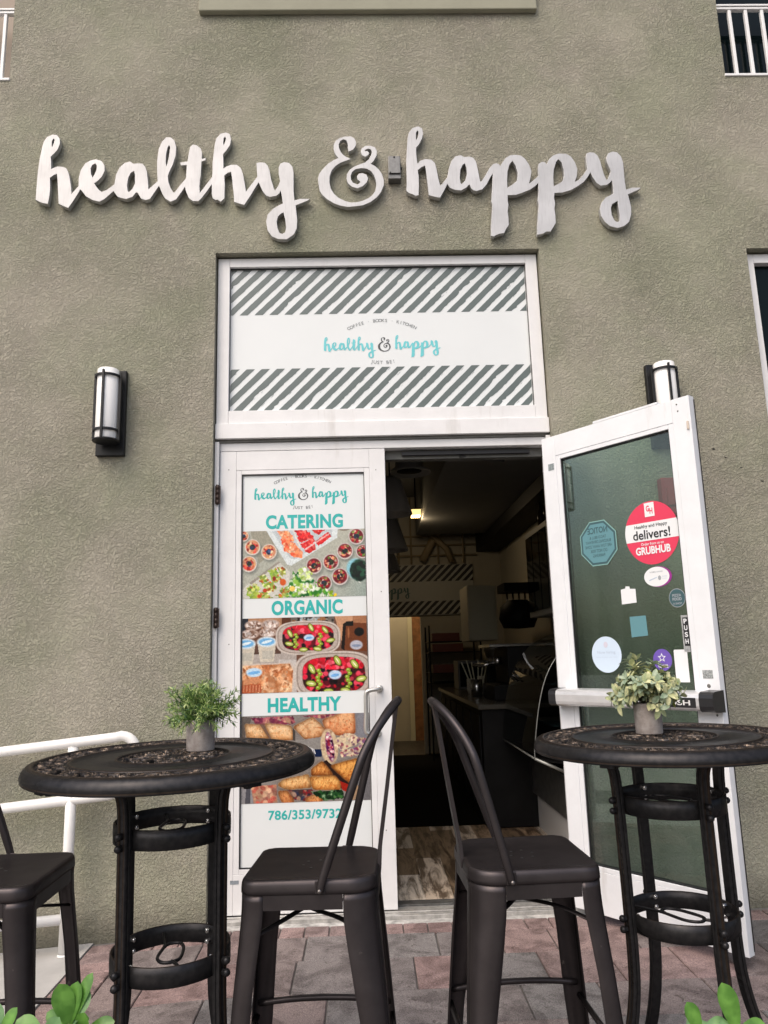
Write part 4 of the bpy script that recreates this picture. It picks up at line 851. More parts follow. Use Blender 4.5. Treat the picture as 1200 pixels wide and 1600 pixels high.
    sk([(ellipse_pts(.590, 1.222, .048, .050), 0), (star, 1), (star2, 0)], [purple, white], 'purple round sticker with white star above the plant', [lambda mb: put_flat(mb, text2d('toast', .02), .566, .616, 1.186, 1.203, Y0-.0012, 1)])
    sk([([(.650, 1.122), (.716, 1.122), (.716, 1.262), (.712, 1.267), (.654, 1.267), (.650, 1.262)], 0)], [white], 'blank white upright sticker under the push sticker')
    o = MB(); o.box(.790, .836, -.0012, -.0002, 1.140, 1.176, 0); o.build('sticker', mat('scratched_label', (.30, .32, .32), .6, vary=.5, vscale=160), d)['label'] = 'scratched grey label on the door stile'
    o = MB(); o.box(.026, .064, -.0012, -.0002, 2.238, 2.274, 0); o.build('sticker', mat('grey_number_label', (.25, .29, .30), .6, vary=.5, vscale=200), d)['label'] = 'small grey label near the top hinge'
    k = MB()
    for px, pz, r_ in ((.800, 2.395, .004), (.803, 2.362, .004), (.812, 1.108, .009), (.836, .985, .005)): k = MB(); k.lathe([(0, .002), (r_*.8, .002), (r_, 0)], 10, 0, Matrix.Translation((px, -.0002, pz)) @ Matrix.Rotation(R(90), 4, 'X')); k.build('screw', M_['strip'], d)
    k = MB(); k.box(.842, .852, -.008, -.0002, 2.262, 2.302); k.build('door_stop', mat('ivory_plastic', (.62, .53, .44), .5), d, bevel=.003)
make_open_door()

# ------------------------------------------------------------------ wall lamps
def make_sconce(x, z, label):
    t = thing('wall_lamp', label, 'lamp', (x, WY, z), group='wall lamps either side of the doors')
    b = MB(); b.box(-.077, .077, -.030, .004, 0.0, .487); b.build('backplate', M_['black_metal'], t, bevel=.004)
    cy, r = -.094, .057
    g = MB(); g.lathe([(.0, .072), (r-.002, .072), (r, .076), (r, .462), (r-.004, .466), (r-.006, .462), (r-.006, .10)], 32, 0, None, c=(0, cy)); g.build('glass_shade', M_['opal'], t)
    c = MB()
    c.lathe([(0, .058), (.067, .058), (.071, .062), (.071, .068), (0, .070)], 36, 0, None, smooth=False, c=(0, cy))
    for zz in (.112, .418): c.lathe([(.061, zz), (.067, zz), (.067, zz+.013), (.061, zz+.013), (.061, zz)], 36, 0, None, smooth=False, c=(0, cy))
    for a in (-92, 178, -2, 60, 120):
        ax, ay = .068*math.cos(R(a)), cy+.068*math.sin(R(a))
        Mx = Matrix.Translation((ax, ay, 0)) @ Matrix.Rotation(R(a), 4, 'Z')
        c.box(-.006, .006, -.006, .006, .066, .446, 0, Mx)
    c.box(-.03, .03, cy+.02, -.029, .060, .085)
    c.build('cage', M_['black_metal'], t, bevel=.001)
make_sconce(-.581, 2.388, 'black caged wall lamp left of the doors')
make_sconce(2.484, 2.366, 'black caged wall lamp behind the open glass door')

def make_sign_light():
    t = thing('junction_box', 'small grey metal box on the wall between the ampersand and the last word', 'box', (1.024, WY, 4.028))
    b = MB(); b.box(-.037, .037, -.052, .003, .0, .148); b.build('housing', M_['galv'], t, bevel=.003)
    c = MB(); c.add([(-.034, -.062, .030), (.034, -.062, .030), (.034, -.056, .146), (-.034, -.056, .146), (-.034, -.0525, .030), (.034, -.0525, .030), (.034, -.0525, .146), (-.034, -.0525, .146)], [(0, 1, 2, 3), (4, 7, 6, 5), (0, 4, 5, 1), (3, 2, 6, 7), (0, 3, 7, 4), (1, 5, 6, 2)])
    c.build('cover', M_['galv'], t, bevel=.002)
    s = MB(); s.lathe([(0, .003), (.005, .003), (.006, 0)], 10, 0, Matrix.Translation((.0, -.0565, .138)) @ Matrix.Rotation(R(90), 4, 'X')); s.build('screw', M_['gasket'], t)
    s = MB(); s.lathe([(0, .003), (.004, .003), (.005, 0)], 10, 0, Matrix.Translation((-.026, -.0625, .036)) @ Matrix.Rotation(R(90), 4, 'X')); s.build('screw', M_['strip'], t)
    s = MB(); s.tube([(.036, -.02, .088), (.046, -.02, .088)], .008, 8); s.build('knockout', M_['gasket'], t)
make_sign_light()
def make_alarm():
    t = thing('fire_alarm', 'red alarm box on the wall seen through the open glass door', 'alarm', (2.475, WY, 1.985))
    b = MB(); b.box(-.055, .062, -.055, .003, 0, .205); b.build('housing', M_['red'], t, bevel=.004)
    c = MB(); c.box(-.030, .036, -.064, -.0555, .05, .15); c.build('grille', M_['red'], t, bevel=.003)
make_alarm()

# ------------------------------------------------------------------ ramp handrail
def make_handrail():
    t = thing('handrail', 'white painted pipe handrail along the ramp on the left', 'handrail', (-.662, -.19, -.056))
    Y = 0.0; r = .0245
    top = lambda x: .921+.093*(x+.428)+.056; mid = lambda x: .631+.089*(x+.665)+.056; low = lambda x: .094+.060*(x+.683)+.056
    ox = -.662; e = -.355
    L_ = lambda x, z: (x-ox, Y, z)
    b = MB()
    pts = [L_(-3.6, top(-3.6)), L_(-2, top(-2)), L_(e-.10, top(e-.10))]
    cr = .075
    arc1 = [L_(e-cr+cr*math.sin(R(a)), top(e)-cr+cr*math.cos(R(a))-.003) for a in range(0, 91, 15)]
    arc2 = [L_(e-cr+cr*math.cos(R(a)), mid(e)+cr-cr*math.sin(R(a))+.003) for a in range(0, 91, 15)]
    pts += arc1+arc2+[L_(e-.12, mid(e-.12)), L_(-2, mid(-2)), L_(-3.6, mid(-3.6))]
    b.tube(pts, r, 16); b.build('rail_loop', M_['pipe'], t)
    lo = MB(); lo.tube([L_(-3.6, low(-3.6)), L_(ox-.015, low(ox-.015))], r*.98, 16); lo.build('bottom_rail', M_['pipe'], t)
    for px in (-.662, -2.1):
        p = MB(); p.tube([(px-ox, Y, gz(max(px, -2), -.19)+.056), (px-ox, Y, top(px)-.020)], .0252, 16); p.lathe([(.027, 0), (.031, .001), (.028, .006), (.0262, .010)], 16, 0, Matrix.Translation((px-ox, Y, gz(max(px, -2), -.19)+.056)))
        p.build('post', M_['pipe'], t)
make_handrail()

# ------------------------------------------------------------------ cast metal bar tables
def cast_mat():
    m = bpy.data.materials.new('cast_dark_bronze'); m.use_nodes = True
    n = m.node_tree.nodes; L = m.node_tree.links; p = n['Principled BSDF']
    p.inputs['Metallic'].default_value = .65; p.inputs['Roughness'].default_value = .40; p.inputs['Specular IOR Level'].default_value = .2; p.inputs['Specular Tint'].default_value = (.10, .10, .10, 1)
    a = n.new('ShaderNodeAttribute'); a.attribute_name = 'Col'
    tc = n.new('ShaderNodeTexCoord'); t = n.new('ShaderNodeTexNoise'); t.inputs['Scale'].default_value = 60; t.inputs['Detail'].default_value = 4; L.new(tc.outputs['Object'], t.inputs['Vector'])
    r = n.new('ShaderNodeValToRGB'); r.color_ramp.elements[0].position = .3; r.color_ramp.elements[1].position = .75
    r.color_ramp.elements[0].color = (.75, .75, .75, 1); r.color_ramp.elements[1].color = (1.25, 1.2, 1.15, 1); L.new(t.outputs['Fac'], r.inputs['Fac'])
    mx = n.new('ShaderNodeMix'); mx.data_type = 'RGBA'; mx.blend_type = 'MULTIPLY'; mx.inputs['Factor'].default_value = 1
    L.new(a.outputs['Color'], mx.inputs['A']); L.new(r.outputs['Color'], mx.inputs['B']); L.new(mx.outputs['Result'], p.inputs['Base Color'])
    mr = n.new('ShaderNodeMapRange'); mr.inputs['To Min'].default_value = .24; mr.inputs['To Max'].default_value = .42; L.new(t.outputs['Fac'], mr.inputs['Value']); L.new(mr.outputs['Result'], p.inputs['Roughness'])
    b = n.new('ShaderNodeBump'); b.inputs['Strength'].default_value = .12; b.inputs['Distance'].default_value = .001; t2 = n.new('ShaderNodeTexNoise'); t2.inputs['Scale'].default_value = 220; L.new(tc.outputs['Object'], t2.inputs['Vector'])
    L.new(t2.outputs['Fac'], b.inputs['Height']); L.new(b.outputs['Normal'], p.inputs['Normal'])
    return m
M_['cast'] = cast_mat()
DK, WORN = (.040, .040, .043), (.40, .31, .24)
M_['bolt'] = mat('zinc_bolt', (.62, .62, .62), .25, metal=1.0)
TOPZ = 1.055
def openwork(b, r0, r1, nr, nt, field):
    """thin relief plate: cells of a polar grid are kept where field(r,theta) > 0; height follows the field"""
    ids = {}; vs = []; cols = []; fs = []
    def vid(i, j):
        j %= nt
        if (i, j) not in ids:
            r = r0+(r1-r0)*i/nr; a = 2*math.pi*j/nt; h = field(r, a)
            bd = math.exp(-((h-.16)/.16)**2); z = -.0045+.0060*bd+.0015*max(0, min(1, h*2))
            k = bd**2; wv = .08+.92*abs(math.sin(a*9.3+r*130)*math.sin(a*23.1+r*40))**1.5
            ids[(i, j)] = len(vs); vs.append((r*math.cos(a), r*math.sin(a), z)); cols.append(tuple(DK[c]+(WORN[c]-DK[c])*k*wv*.9 for c in range(3)))
        return ids[(i, j)]
    for i in range(nr):
        for j in range(nt):
            r = r0+(r1-r0)*(i+.5)/nr; a = 2*math.pi*(j+.5)/nt
            if field(r, a) > 0: fs.append((vid(i, j), vid(i, j+1), vid(i+1, j+1), vid(i+1, j)))
    # drop short walls along the open edges so that the plate has thickness
    edge = {}
    for f in fs:
        for k in range(4):
            e = (f[k], f[(k+1) % 4]); edge[e] = 1
    walls = []; low = {}
    def lo(i):
        if i not in low: low[i] = len(vs); vs.append((vs[i][0], vs[i][1], -.013)); cols.append(DK)
        return low[i]
    for (p, q) in list(edge):
        if (q, p) not in edge: walls.append((q, p, lo(p), lo(q)))
    b.add(vs, fs+walls, 0, True, None, None, cols)
def leaf_sd(s, t, cs, ct, a, b2, an):
    c, n = math.cos(an), math.sin(an); x = (s-cs)*c+(t-ct)*n; y = -(s-cs)*n+(t-ct)*c
    return 1-math.sqrt((x/a)**2+(y/b2)**2)
def pierced(holes, gap):
    """band with pointed leaf holes: negative inside a hole, a raised bead round it"""
    f = 1.0
    for h in holes: f = min(f, -h*gap)
    return f
def lens(x, y, cx, cy, a, b2, an):
    c, n = math.cos(an), math.sin(an); u = ((x-cx)*c+(y-cy)*n)/a; v = (-(x-cx)*n+(y-cy)*c)/b2
    return 1-abs(u)**1.6-abs(v)
def outer_field(r, a):
    N = 20; q = a*N/(2*math.pi); s = (q % 1.0)*1.2; t = (r-.2785)/(.3615-.2785); H = []
    for off in (-1.2, 0, 1.2):
        x = s+off
        for cx, cy, aa, bb, an in ((.28, .33, .33, .17, .62), (.68, .66, .33, .17, .62), (1.02, .27, .24, .15, -.55), (.10, .76, .22, .13, -.45), (.62, .19, .17, .10, .1), (.42, .86, .15, .09, .2), (1.05, .66, .12, .12, 0)):
            H.append(lens(x, t, cx, cy, aa, bb, an))
    return min(pierced(H, .9), (t+.02)*12, (1.02-t)*12)
def inner_field(r, a):
    t = r/.1505; H = []
    for N, sh, cr, aa, bb, an in ((8, 0, .34, .13, .085, 1.57), (8, .5, .60, .19, .12, .9), (8, .5, .60, .19, .12, -.9), (16, .25, .83, .12, .085, .5), (16, .75, .83, .12, .07, -.5), (8, 0, .63, .10, .09, 1.57)):
        q = (a*N/(2*math.pi)-sh) % 1.0; q = q-1 if q > .5 else q
        H.append(lens(q*2*math.pi/N*t, t, 0, cr, aa, bb, an))
    return min(pierced(H, .9), (1.02-t)*14)
TOPS = {}
def make_table(x, y, ztop, tx, ty, legrot, wire, label):
    t = thing('bar_table', label, 'table', (x, y, ztop-TOPZ), rot=(math.atan(ty), -math.atan(tx), 0), group='round cast bar tables')
    Z = Matrix.Translation((0, 0, TOPZ))
    if not TOPS:
        b = MB(); dk = DK
        prof = [(.360, -.012), (.360, .001), (.363, .004), (.369, .0045), (.3735, .002), (.3755, .0025), (.3800, .0015), (.3865, -.004), (.3915, -.012), (.3940, -.021), (.3938, -.028), (.3915, -.0305), (.3928, -.033), (.3900, -.0365), (.382, -.0375), (.376, -.034), (.374, -.020), (.360, -.012)]
        b.lathe(prof, 96, 0, Z); n0 = len(b.v)
        plate = [(.150, -.012), (.150, .001), (.153, .0035), (.157, .0035), (.160, .0005), (.268, .0005), (.271, .0035), (.276, .0035), (.279, .001), (.279, -.012), (.150, -.012)]
        b.lathe(plate, 96, 0, Z)
        b.c = [dk]*len(b.v); b.hascol = True
        for k, v in enumerate(b.v):
            rr_ = math.hypot(v[0], v[1]); zz = v[2]-TOPZ
            if zz > .0022: b.c[k] = (.060, .046, .038)
            if abs(rr_-.3915) < .0004 and zz < -.03 or abs(rr_-.369) < .0004: b.c[k] = (.085, .065, .052)
        o = MB(); openwork(o, .2785, .3615, 24, 1080, outer_field); openwork(o, .004, .1505, 40, 400, inner_field)
        b.add(o.v, o.f, 0, True, Z, None, o.c)
        TOPS['top'] = b.build('tabletop', M_['cast'], t)
        u = MB()
        u.lathe([(.185, -.040), (.265, -.040), (.265, -.0135), (.185, -.0135), (.185, -.040)], 48, 0, Z, smooth=False)
        for k in range(4):
            a = R(45+90*k); u.lathe([(0, -.052), (.010, -.052), (.012, -.046), (.012, -.034)], 10, 0, Z @ Matrix.Translation((.345*math.cos(a), .345*math.sin(a), 0)))
            u.box(-.03, .03, -.02, .02, -.046, -.038, 0, Z @ Matrix.Translation((.345*math.cos(a), .345*math.sin(a), 0)) @ Matrix.Rotation(a, 4, 'Z'))
            u.lathe([(0, -.054), (.016, -.054), (.016, -.0405)], 6, 0, Z @ Matrix.Translation((.225*math.cos(a+R(legrot)), .225*math.sin(a+R(legrot)), 0)))
        u.c = [DK]*len(u.v); u.hascol = True
        TOPS['under'] = u.build('under_frame', M_['cast'], t)
    else:
        for k in ('top', 'under'):
            c = TOPS[k].copy(); COL.objects.link(c); c.parent = t
    zl = lambda v: v+TOPZ
    for k in range(4):
        a = R(legrot+90*k)
        Ml = Matrix.Rotation(a, 4, 'Z')
        pr = smooth_path([(.222, 0, zl(-.036)), (.200, 0, zl(-.050)), (.180, 0, zl(-.085)), (.173, 0, zl(-.15)), (.171, 0, zl(-.30)), (.170, 0, zl(-.48)), (.170, 0, zl(-.60)), (.177, 0, zl(-.70)), (.200, 0, zl(-.80)), (.240, 0, zl(-.90)), (.286, 0, zl(-.985)), (.316, 0, zl(-1.028)), (.336, 0, .016)], 5)
        # grooved bar section: x = radial, y = tangential
        hw, hd = .0148, .0115
        sec = [(hd, hw), (hd, .007), (hd-.004, .0045), (hd-.004, -.0045), (hd, -.007), (hd, -hw), (hd-.005, -hw-.001), (.002, -hw-.001), (0, -hw+.0035), (-.002, -hw-.001), (-hd, -hw), (-hd, hw), (-.002, hw+.001), (0, hw-.0035), (.002, hw+.001), (hd-.005, hw+.001)]
        hi = {0, 1, 4, 5}
        vs = []; cols = []; n = len(sec)
        for i, p in enumerate(pr):
            tn = (pr[min(i+1, len(pr)-1)]-pr[max(i-1, 0)]).normalized(); nr = Vector((-tn.z, 0, tn.x))
            if nr.x < 0: nr = -nr
            for j, (u_, v_) in enumerate(sec):
                vs.append(tuple(p+nr*u_+Vector((0, v_, 0)))); cols.append((.050, .036, .027) if j in (1, 4) else DK)
        fs = [(i*n+j, i*n+(j+1) % n, (i+1)*n+(j+1) % n, (i+1)*n+j) for i in range(len(pr)-1) for j in range(n)]
        fs += [tuple(range(n)), tuple((len(pr)-1)*n+j for j in range(n))]
        lg = MB(); lg.add(vs, fs, 0, False, Ml, None, cols)
        lg.lathe([(0, 0), (.017, 0), (.019, .004), (.016, .020), (0, .022)], 12, 0, Ml @ Matrix.Translation((.334, 0, 0)))
        for c in range(len(lg.v)-60, len(lg.v)): lg.c[c] = DK
        lo = lg.build('leg', M_['cast'], t, bevel=.0012)
        for zr in (-.188, -.513):
            for dz in (-.0145, .0145):
                kb = MB(); kb.sphere((.193, 0, zl(zr+dz)), .0100, 12, 0, Ml); kb.tube([(.180, 0, zl(zr+dz)), (.188, 0, zl(zr+dz))], .0085, 6, 0, M=Ml, smooth=False)
                ib = MB(); ib.sphere((.141, 0, zl(zr+dz)), .0062, 8, 0, Ml); ib.tube([(.139, 0, zl(zr+dz)), (.152, 0, zl(zr+dz))], .0075, 6, 0, M=Ml, smooth=False)
                kb.c = [DK]*len(kb.v); kb.hascol = True
                kb.build('cap_nut', M_['cast'], lo); ib.build('bolt', M_['bolt'], lo)
    for zr in (-.188, -.513):
        b = MB(); h = .026
        b.lathe([(.1535, zl(zr-h)), (.1572, zl(zr-h+.002)), (.1580, zl(zr)), (.1572, zl(zr+h-.002)), (.1535, zl(zr+h)), (.150, zl(zr+h-.002)), (.150, zl(zr-h+.002)), (.1535, zl(zr-h))], 72, 0)
        b.c = [(.055, .042, .034) if abs(v[2]-zl(zr+h)) < .0015 else DK for v in b.v]; b.hascol = True
        o = b.build('ring', M_['cast'], t)
        wv = MB(); an = R(wire)
        pth = smooth_path([(-.150, 0, 0), (-.100, -.004, 0), (-.055, -.010, 0), (.02, -.038, 0), (.060, -.030, 0), (.066, -.004, 0), (.048, .018, 0), (-.02, .036, 0), (-.058, .030, 0), (-.064, .004, 0), (-.046, -.012, 0)], 6)
        wv.tube(pth, .0045, 8); wv.tube(smooth_path([(.060, -.006, 0), (.100, .004, 0), (.150, 0, 0)], 5), .0045, 8)
        wv.v = [tuple(Matrix.Translation((0, 0, zl(zr+.004))) @ Matrix.Rotation(an, 4, 'Z') @ Vector(p)) for p in wv.v]
        wv.c = [DK]*len(wv.v); wv.hascol = True
        wv.build('wire_scroll', M_['cast'], o)
    return t
def toward_cam(x, y): return math.degrees(math.atan2(-4.078-y, .795-x))
make_table(.25, -1.844, 1.018, .004, .015, toward_cam(.25, -1.844)+46, toward_cam(.25, -1.844)+8, 'round black cast bar table in front of the white handrail')
make_table(1.713, -1.694, 1.011, .012, .004, toward_cam(1.713, -1.694)+32, toward_cam(1.713, -1.694)+68, 'round black cast bar table in front of the open glass door')

# ------------------------------------------------------------------ gunmetal stools with hoop backs (local +x is the front)
M_['gun'] = mat('gunmetal_paint', (.066, .058, .060), .37, metal=.72, spec=.2, edge_tint=.08, vary=.16, vscale=7, rvary=.09, bump=.08, bscale=160, bdist=.0006, marks=(((34, 34, 34), .70, .78, (.20, .175, .16), .55), ((160, 160, 12), .69, .80, (.15, .135, .125), .4)))
M_['gun_in'] = mat('rivet_steel', (.22, .20, .19), .35, metal=.9)
def seat_outline(sx, sy, rf, rb, k=8):
    pts = []
    for cx, cy, r, a0 in ((sx-rf, sy-rf, rf, 0), (-sx+rb, sy-rb, rb, 90), (-sx+rb, -sy+rb, rb, 180), (sx-rf, -sy+rf, rf, 270)):
        for i in range(k+1):
            a = R(a0+90*i/k); pts.append((cx+r*math.cos(a), cy+r*math.sin(a)))
    return pts
def make_stool():
    t = thing('bar_stool', 'gunmetal stool', 'stool', (0, 0, 0), group='gunmetal bar stools with hoop backs')
    SX, SY, H = .176, .180, .762
    b = MB(); rings = []
    spec = [(-.085, .0, -.0055), (-.045, .0, -.0045), (-.020, 0, -.001), (-.010, 0, .0005), (-.0055, 0, 0), (-.002, 0, -.0045), (.0, 0, -.011), (.0010, 0, -.024), (.0010, 0, -.0335), (-.0025, 0, -.034), (-.0025, 0, -.02)]
    n = 36; vs = []
    for off, _, dz in spec:
        o = seat_outline(SX+off, SY+off, max(.012, .048+off), max(.02, .076+off), 8)
        vs += [(x, y, H+dz) for x, y in o]
    fs = [(i*n+j, i*n+(j+1) % n, (i+1)*n+(j+1) % n, (i+1)*n+j) for i in range(len(spec)-1) for j in range(n)]
    vs.append((0, 0, H-.006)); c = len(vs)-1
    fs += [(c, (j+1) % n, j) for j in range(n)]
    b.add(vs, fs, 0, True)
    se = b.build('seat', M_['gun'], t)
    hl = MB()
    for k in range(6):
        a = R(60*k+15); hl.lathe([(0, .0003), (.0042, .0003), (.0045, 0)], 10, 0, Matrix.Translation((.034*math.cos(a), .034*math.sin(a)*1.2, H-.0052)))
    hl.build('drain_hole', M_['gasket'], se)
    # legs: folded sheet corners, flush below the seat skirt, tapering and splaying
    LX, LY = SX-.0012, SY-.0012
    for sx in (1, -1):
        for sy in (1, -1):
            lg = MB(); rc0 = .045 if sx > 0 else .074; fw = .061 if sx > 0 else .087
            hs = [(.7275, 0, fw), (.710, .004, fw), (.690, .012, fw), (.66, .04, fw), (.60, .14, fw-.004), (.5, .32, fw*.86), (.3, .63, .053), (.12, .9, .046), (.004, 1.0, .043)]
            rows = []
            for z, s, wd in hs:
                px = LX+.048*s; py = LY+.036*s; rc = rc0*(1-s)**1.6+.020*(1-(1-s)**1.6)
                pts = [(px-max(wd, rc+.010), py), (px-rc-.005, py), (px-rc, py)]
                for i in range(1, 8):
                    a = R(90-90*i/8); pts.append((px-rc+rc*math.cos(a), py-rc+rc*math.sin(a)))
                pts += [(px, py-rc), (px, py-rc-.005), (px, py-max(wd, rc+.010))]
                rows.append([(x*sx, y*sy, z) for x, y in pts])
            m_ = len(rows[0]); vs = [p for r_ in rows for p in r_]
            fs = [(i*m_+j, i*m_+j+1, (i+1)*m_+j+1, (i+1)*m_+j) for i in range(len(rows)-1) for j in range(m_-1)]
            if sx*sy < 0: fs = [tuple(reversed(f)) for f in fs]
            lg.add(vs, fs, 0, True)
            lg.build('leg', M_['gun'], t, solid=.0020)
    for s in (1, -1):
        ap = MB(); ap.box(-LX+.0875, LX-.0615, min(s*LY, s*(LY-.002)), max(s*LY, s*(LY-.002)), .692, .7275); ap.build('apron', M_['gun'], t)
        g_ = .0615 if s > 0 else .0875; ap = MB(); ap.box(min(s*LX, s*(LX-.002)), max(s*LX, s*(LX-.002)), -LY+g_, LY-g_, .692, .7275); ap.build('apron', M_['gun'], t)
    for s in (1, -1):
        br = MB(); br.tube(smooth_path([(-.155, -.158*s, .618), (-.08, -.085*s, .640), (0, 0, .650+.010*s), (.08, .085*s, .640), (.158, .160*s, .618)], 4), .010, 8, flat=.40, up=(0, 0, 1))
        br.build('cross_brace', M_['gun'], t)
    for s in (1, -1):
        f1 = MB(); f1.tube(smooth_path([(-.190, s*.1915, .338), (-.10, s*.1935, .346), (0, s*.194, .349), (.10, s*.1935, .346), (.190, s*.1915, .338)], 3), .0085, 10)
        f1.build('foot_rail', M_['gun'], t)
        f2 = MB(); f2.tube([(s*.1945, -.186, .305), (s*.1945, .186, .305)], .0085, 10); f2.build('foot_rail', M_['gun'], t)
    hp = MB(); half = [(-.032, .1905, .738), (-.040, .1915, .772), (-.088, .188, .905), (-.132, .182, 1.025), (-.150, .172, 1.068), (-.176, .150, 1.112), (-.206, .112, 1.152), (-.232, .060, 1.180), (-.240, 0, 1.188)]
    lag = lambda z: -.042*max(0, min(1, (1.17-z)/.40))       # the far end of the bent tube is bolted a little further back
    pth = smooth_path(half+[(x+lag(z), -y, z) for x, y, z in reversed(half[:-1])], 5)
    rr_ = []
    for p in pth: rr_.append(.0116 if p.z > .79 else .0098+.0018*max(0, (p.z-.742)/.048))
    hp.tube(pth, rr_, 12)
    ho = hp.build('back_hoop', M_['gun'], t)
    for s in (1, -1):
        xo = -.031-(.042 if s < 0 else 0); rv = MB(); rv.tube([(xo, s*.179, .740), (xo, s*.1975, .740)], .0065, 10); rv.sphere((xo, s*.1975, .740), .0062, 10); rv.build('rivet', M_['gun_in'], ho)
        hx = MB(); hx.box(xo-.013, xo+.013, s*.1838-.0018, s*.1838+.0018, .730, .762); hx.build('hoop_tab', M_['gun'], ho, bevel=.002)
    sp = MB(); c_ = smooth_path([(-.236, 0, 1.180), (-.222, 0, 1.09), (-.203, 0, .96), (-.186, 0, .85), (-.178, 0, .795), (-.176, 0, .765), (-.174, 0, .735)], 4)
    W = .019; sec = [(-.0055, -W), (.0055, -W), (.0060, -W+.005), (.0005, -W+.007), (.0005, W-.007), (.0060, W-.005), (.0055, W), (-.0055, W)]
    vs = []; n = len(sec)
    for i, p in enumerate(c_):
        tn = (c_[min(i+1, len(c_)-1)]-c_[max(i-1, 0)]).normalized(); nr = Vector((tn.z, 0, -tn.x))
        wz = 1.0+.55*max(0, (.84-p.z)/.10)
        for u_, v_ in sec: vs.append(tuple(p+nr*u_*(-1)+Vector((0, v_*wz, 0))))
    fs = [(i*n+j, i*n+(j+1) % n, (i+1)*n+(j+1) % n, (i+1)*n+j) for i in range(len(c_)-1) for j in range(n)]+[tuple(range(n)), tuple((len(c_)-1)*n+j for j in range(n))]
    sp.add(vs, fs); sp.build('back_splat', M_['gun'], t, bevel=.0008)
    return t
st1 = make_stool(); st1.location = (.640, -1.868, -.036); st1.rotation_euler = (R(.6), 0, R(177.4)); st1['label'] = 'gunmetal stool in the middle, facing the left table, its hoop back before the poster'
st2 = copy_tree(st1); st2.location = (1.221, -1.795, -.044); st2.rotation_euler = (R(.6), 0, R(2.4)); st2['label'] = 'gunmetal stool facing the right table, its hoop back before the open doorway'
st0 = copy_tree(st1); st0.location = (-.262, -1.805, -.040); st0.rotation_euler = (R(.6), 0, R(.5)); st0['label'] = 'gunmetal stool at the far left, cut off by the edge of the photo'

# ------------------------------------------------------------------ leaves
def leaf_geo(mb, base, direc, normal, ln, wd, m=0, fold=.25, curl=.2, seg=4, tip=1.0, shape=None, vein=None):
    """one pointed, folded leaf built from 2 x seg quads"""
    d = Vector(direc).normalized(); n = Vector(normal); n = (n-d*n.dot(d))
    if n.length < 1e-4: n = d.orthogonal()
    n.normalize(); s = d.cross(n)
    vs = []
    for i in range(seg+1):
        t = i/seg
        w_ = (shape(t) if shape else math.sin(math.pi*min(1, t*.94+.03))**.8)*wd*.5
        c = Vector(base)+d*(ln*t)-n*(curl*ln*t*t)
        vs += [tuple(c-s*w_+n*(fold*w_)), tuple(c), tuple(c+s*w_+n*(fold*w_))]
    fs = []
    for i in range(seg):
        a = i*3; fs += [(a, a+1, a+4, a+3), (a+1, a+2, a+5, a+4)]
    mb.add(vs, fs, m, True, cols=([(1, 1, 1), vein, (1, 1, 1)]*(seg+1) if vein else None))
def leaf_mat(name, c1, c2, rough=.45, trans=.25, scale=30, spec=.5, attr=False):
    m = bpy.data.materials.new(name); m.use_nodes = True
    n = m.node_tree.nodes; L = m.node_tree.links; p = n['Principled BSDF']; p.inputs['Roughness'].default_value = rough; p.inputs['Specular IOR Level'].default_value = spec
    tc = n.new('ShaderNodeTexCoord'); t = n.new('ShaderNodeTexNoise'); t.inputs['Scale'].default_value = scale; t.inputs['Detail'].default_value = 2; L.new(tc.outputs['Object'], t.inputs['Vector'])
    r = n.new('ShaderNodeValToRGB'); r.color_ramp.elements[0].position = .38; r.color_ramp.elements[1].position = .62
    r.color_ramp.elements[0].color = (*c1, 1); r.color_ramp.elements[1].color = (*c2, 1); L.new(t.outputs['Fac'], r.inputs['Fac']); res = r.outputs['Color']
    if attr:
        a = n.new('ShaderNodeAttribute'); a.attribute_name = 'Col'; mm = n.new('ShaderNodeMix'); mm.data_type = 'RGBA'; mm.blend_type = 'MULTIPLY'; mm.inputs['Factor'].default_value = 1
        L.new(res, mm.inputs['A']); L.new(a.outputs['Color'], mm.inputs['B']); res = mm.outputs['Result']
    L.new(res, p.inputs['Base Color'])
    tr = n.new('ShaderNodeBsdfTranslucent'); L.new(res, tr.inputs['Color']); mx = n.new('ShaderNodeMixShader'); mx.inputs['Fac'].default_value = trans
    L.new(p.outputs[0], mx.inputs[1]); L.new(tr.outputs[0], mx.inputs[2]); L.new(mx.outputs[0], n['Material Output'].inputs['Surface'])
    return m
M_['potc'] = mat('concrete_pot', (.25, .215, .20), .85, col2=(.40, .365, .345), vscale=38, bump=.6, bscale=120, bdist=.002)
M_['soil'] = mat('dark_soil', (.02, .017, .013), .95, bump=.8, bscale=150)
def pot(t, r, h):
    b = MB(); b.lathe([(0, 0), (r*.93, 0), (r*.96, .003), (r, h-.002), (r*.985, h), (r*.92, h), (r*.90, h-.012)], 40, 0); b.build('pot', M_['potc'], t)
    s = MB(); s.lathe([(0, h-.010), (r*.905, h-.012)], 24, 0); s.build('soil', M_['soil'], t)

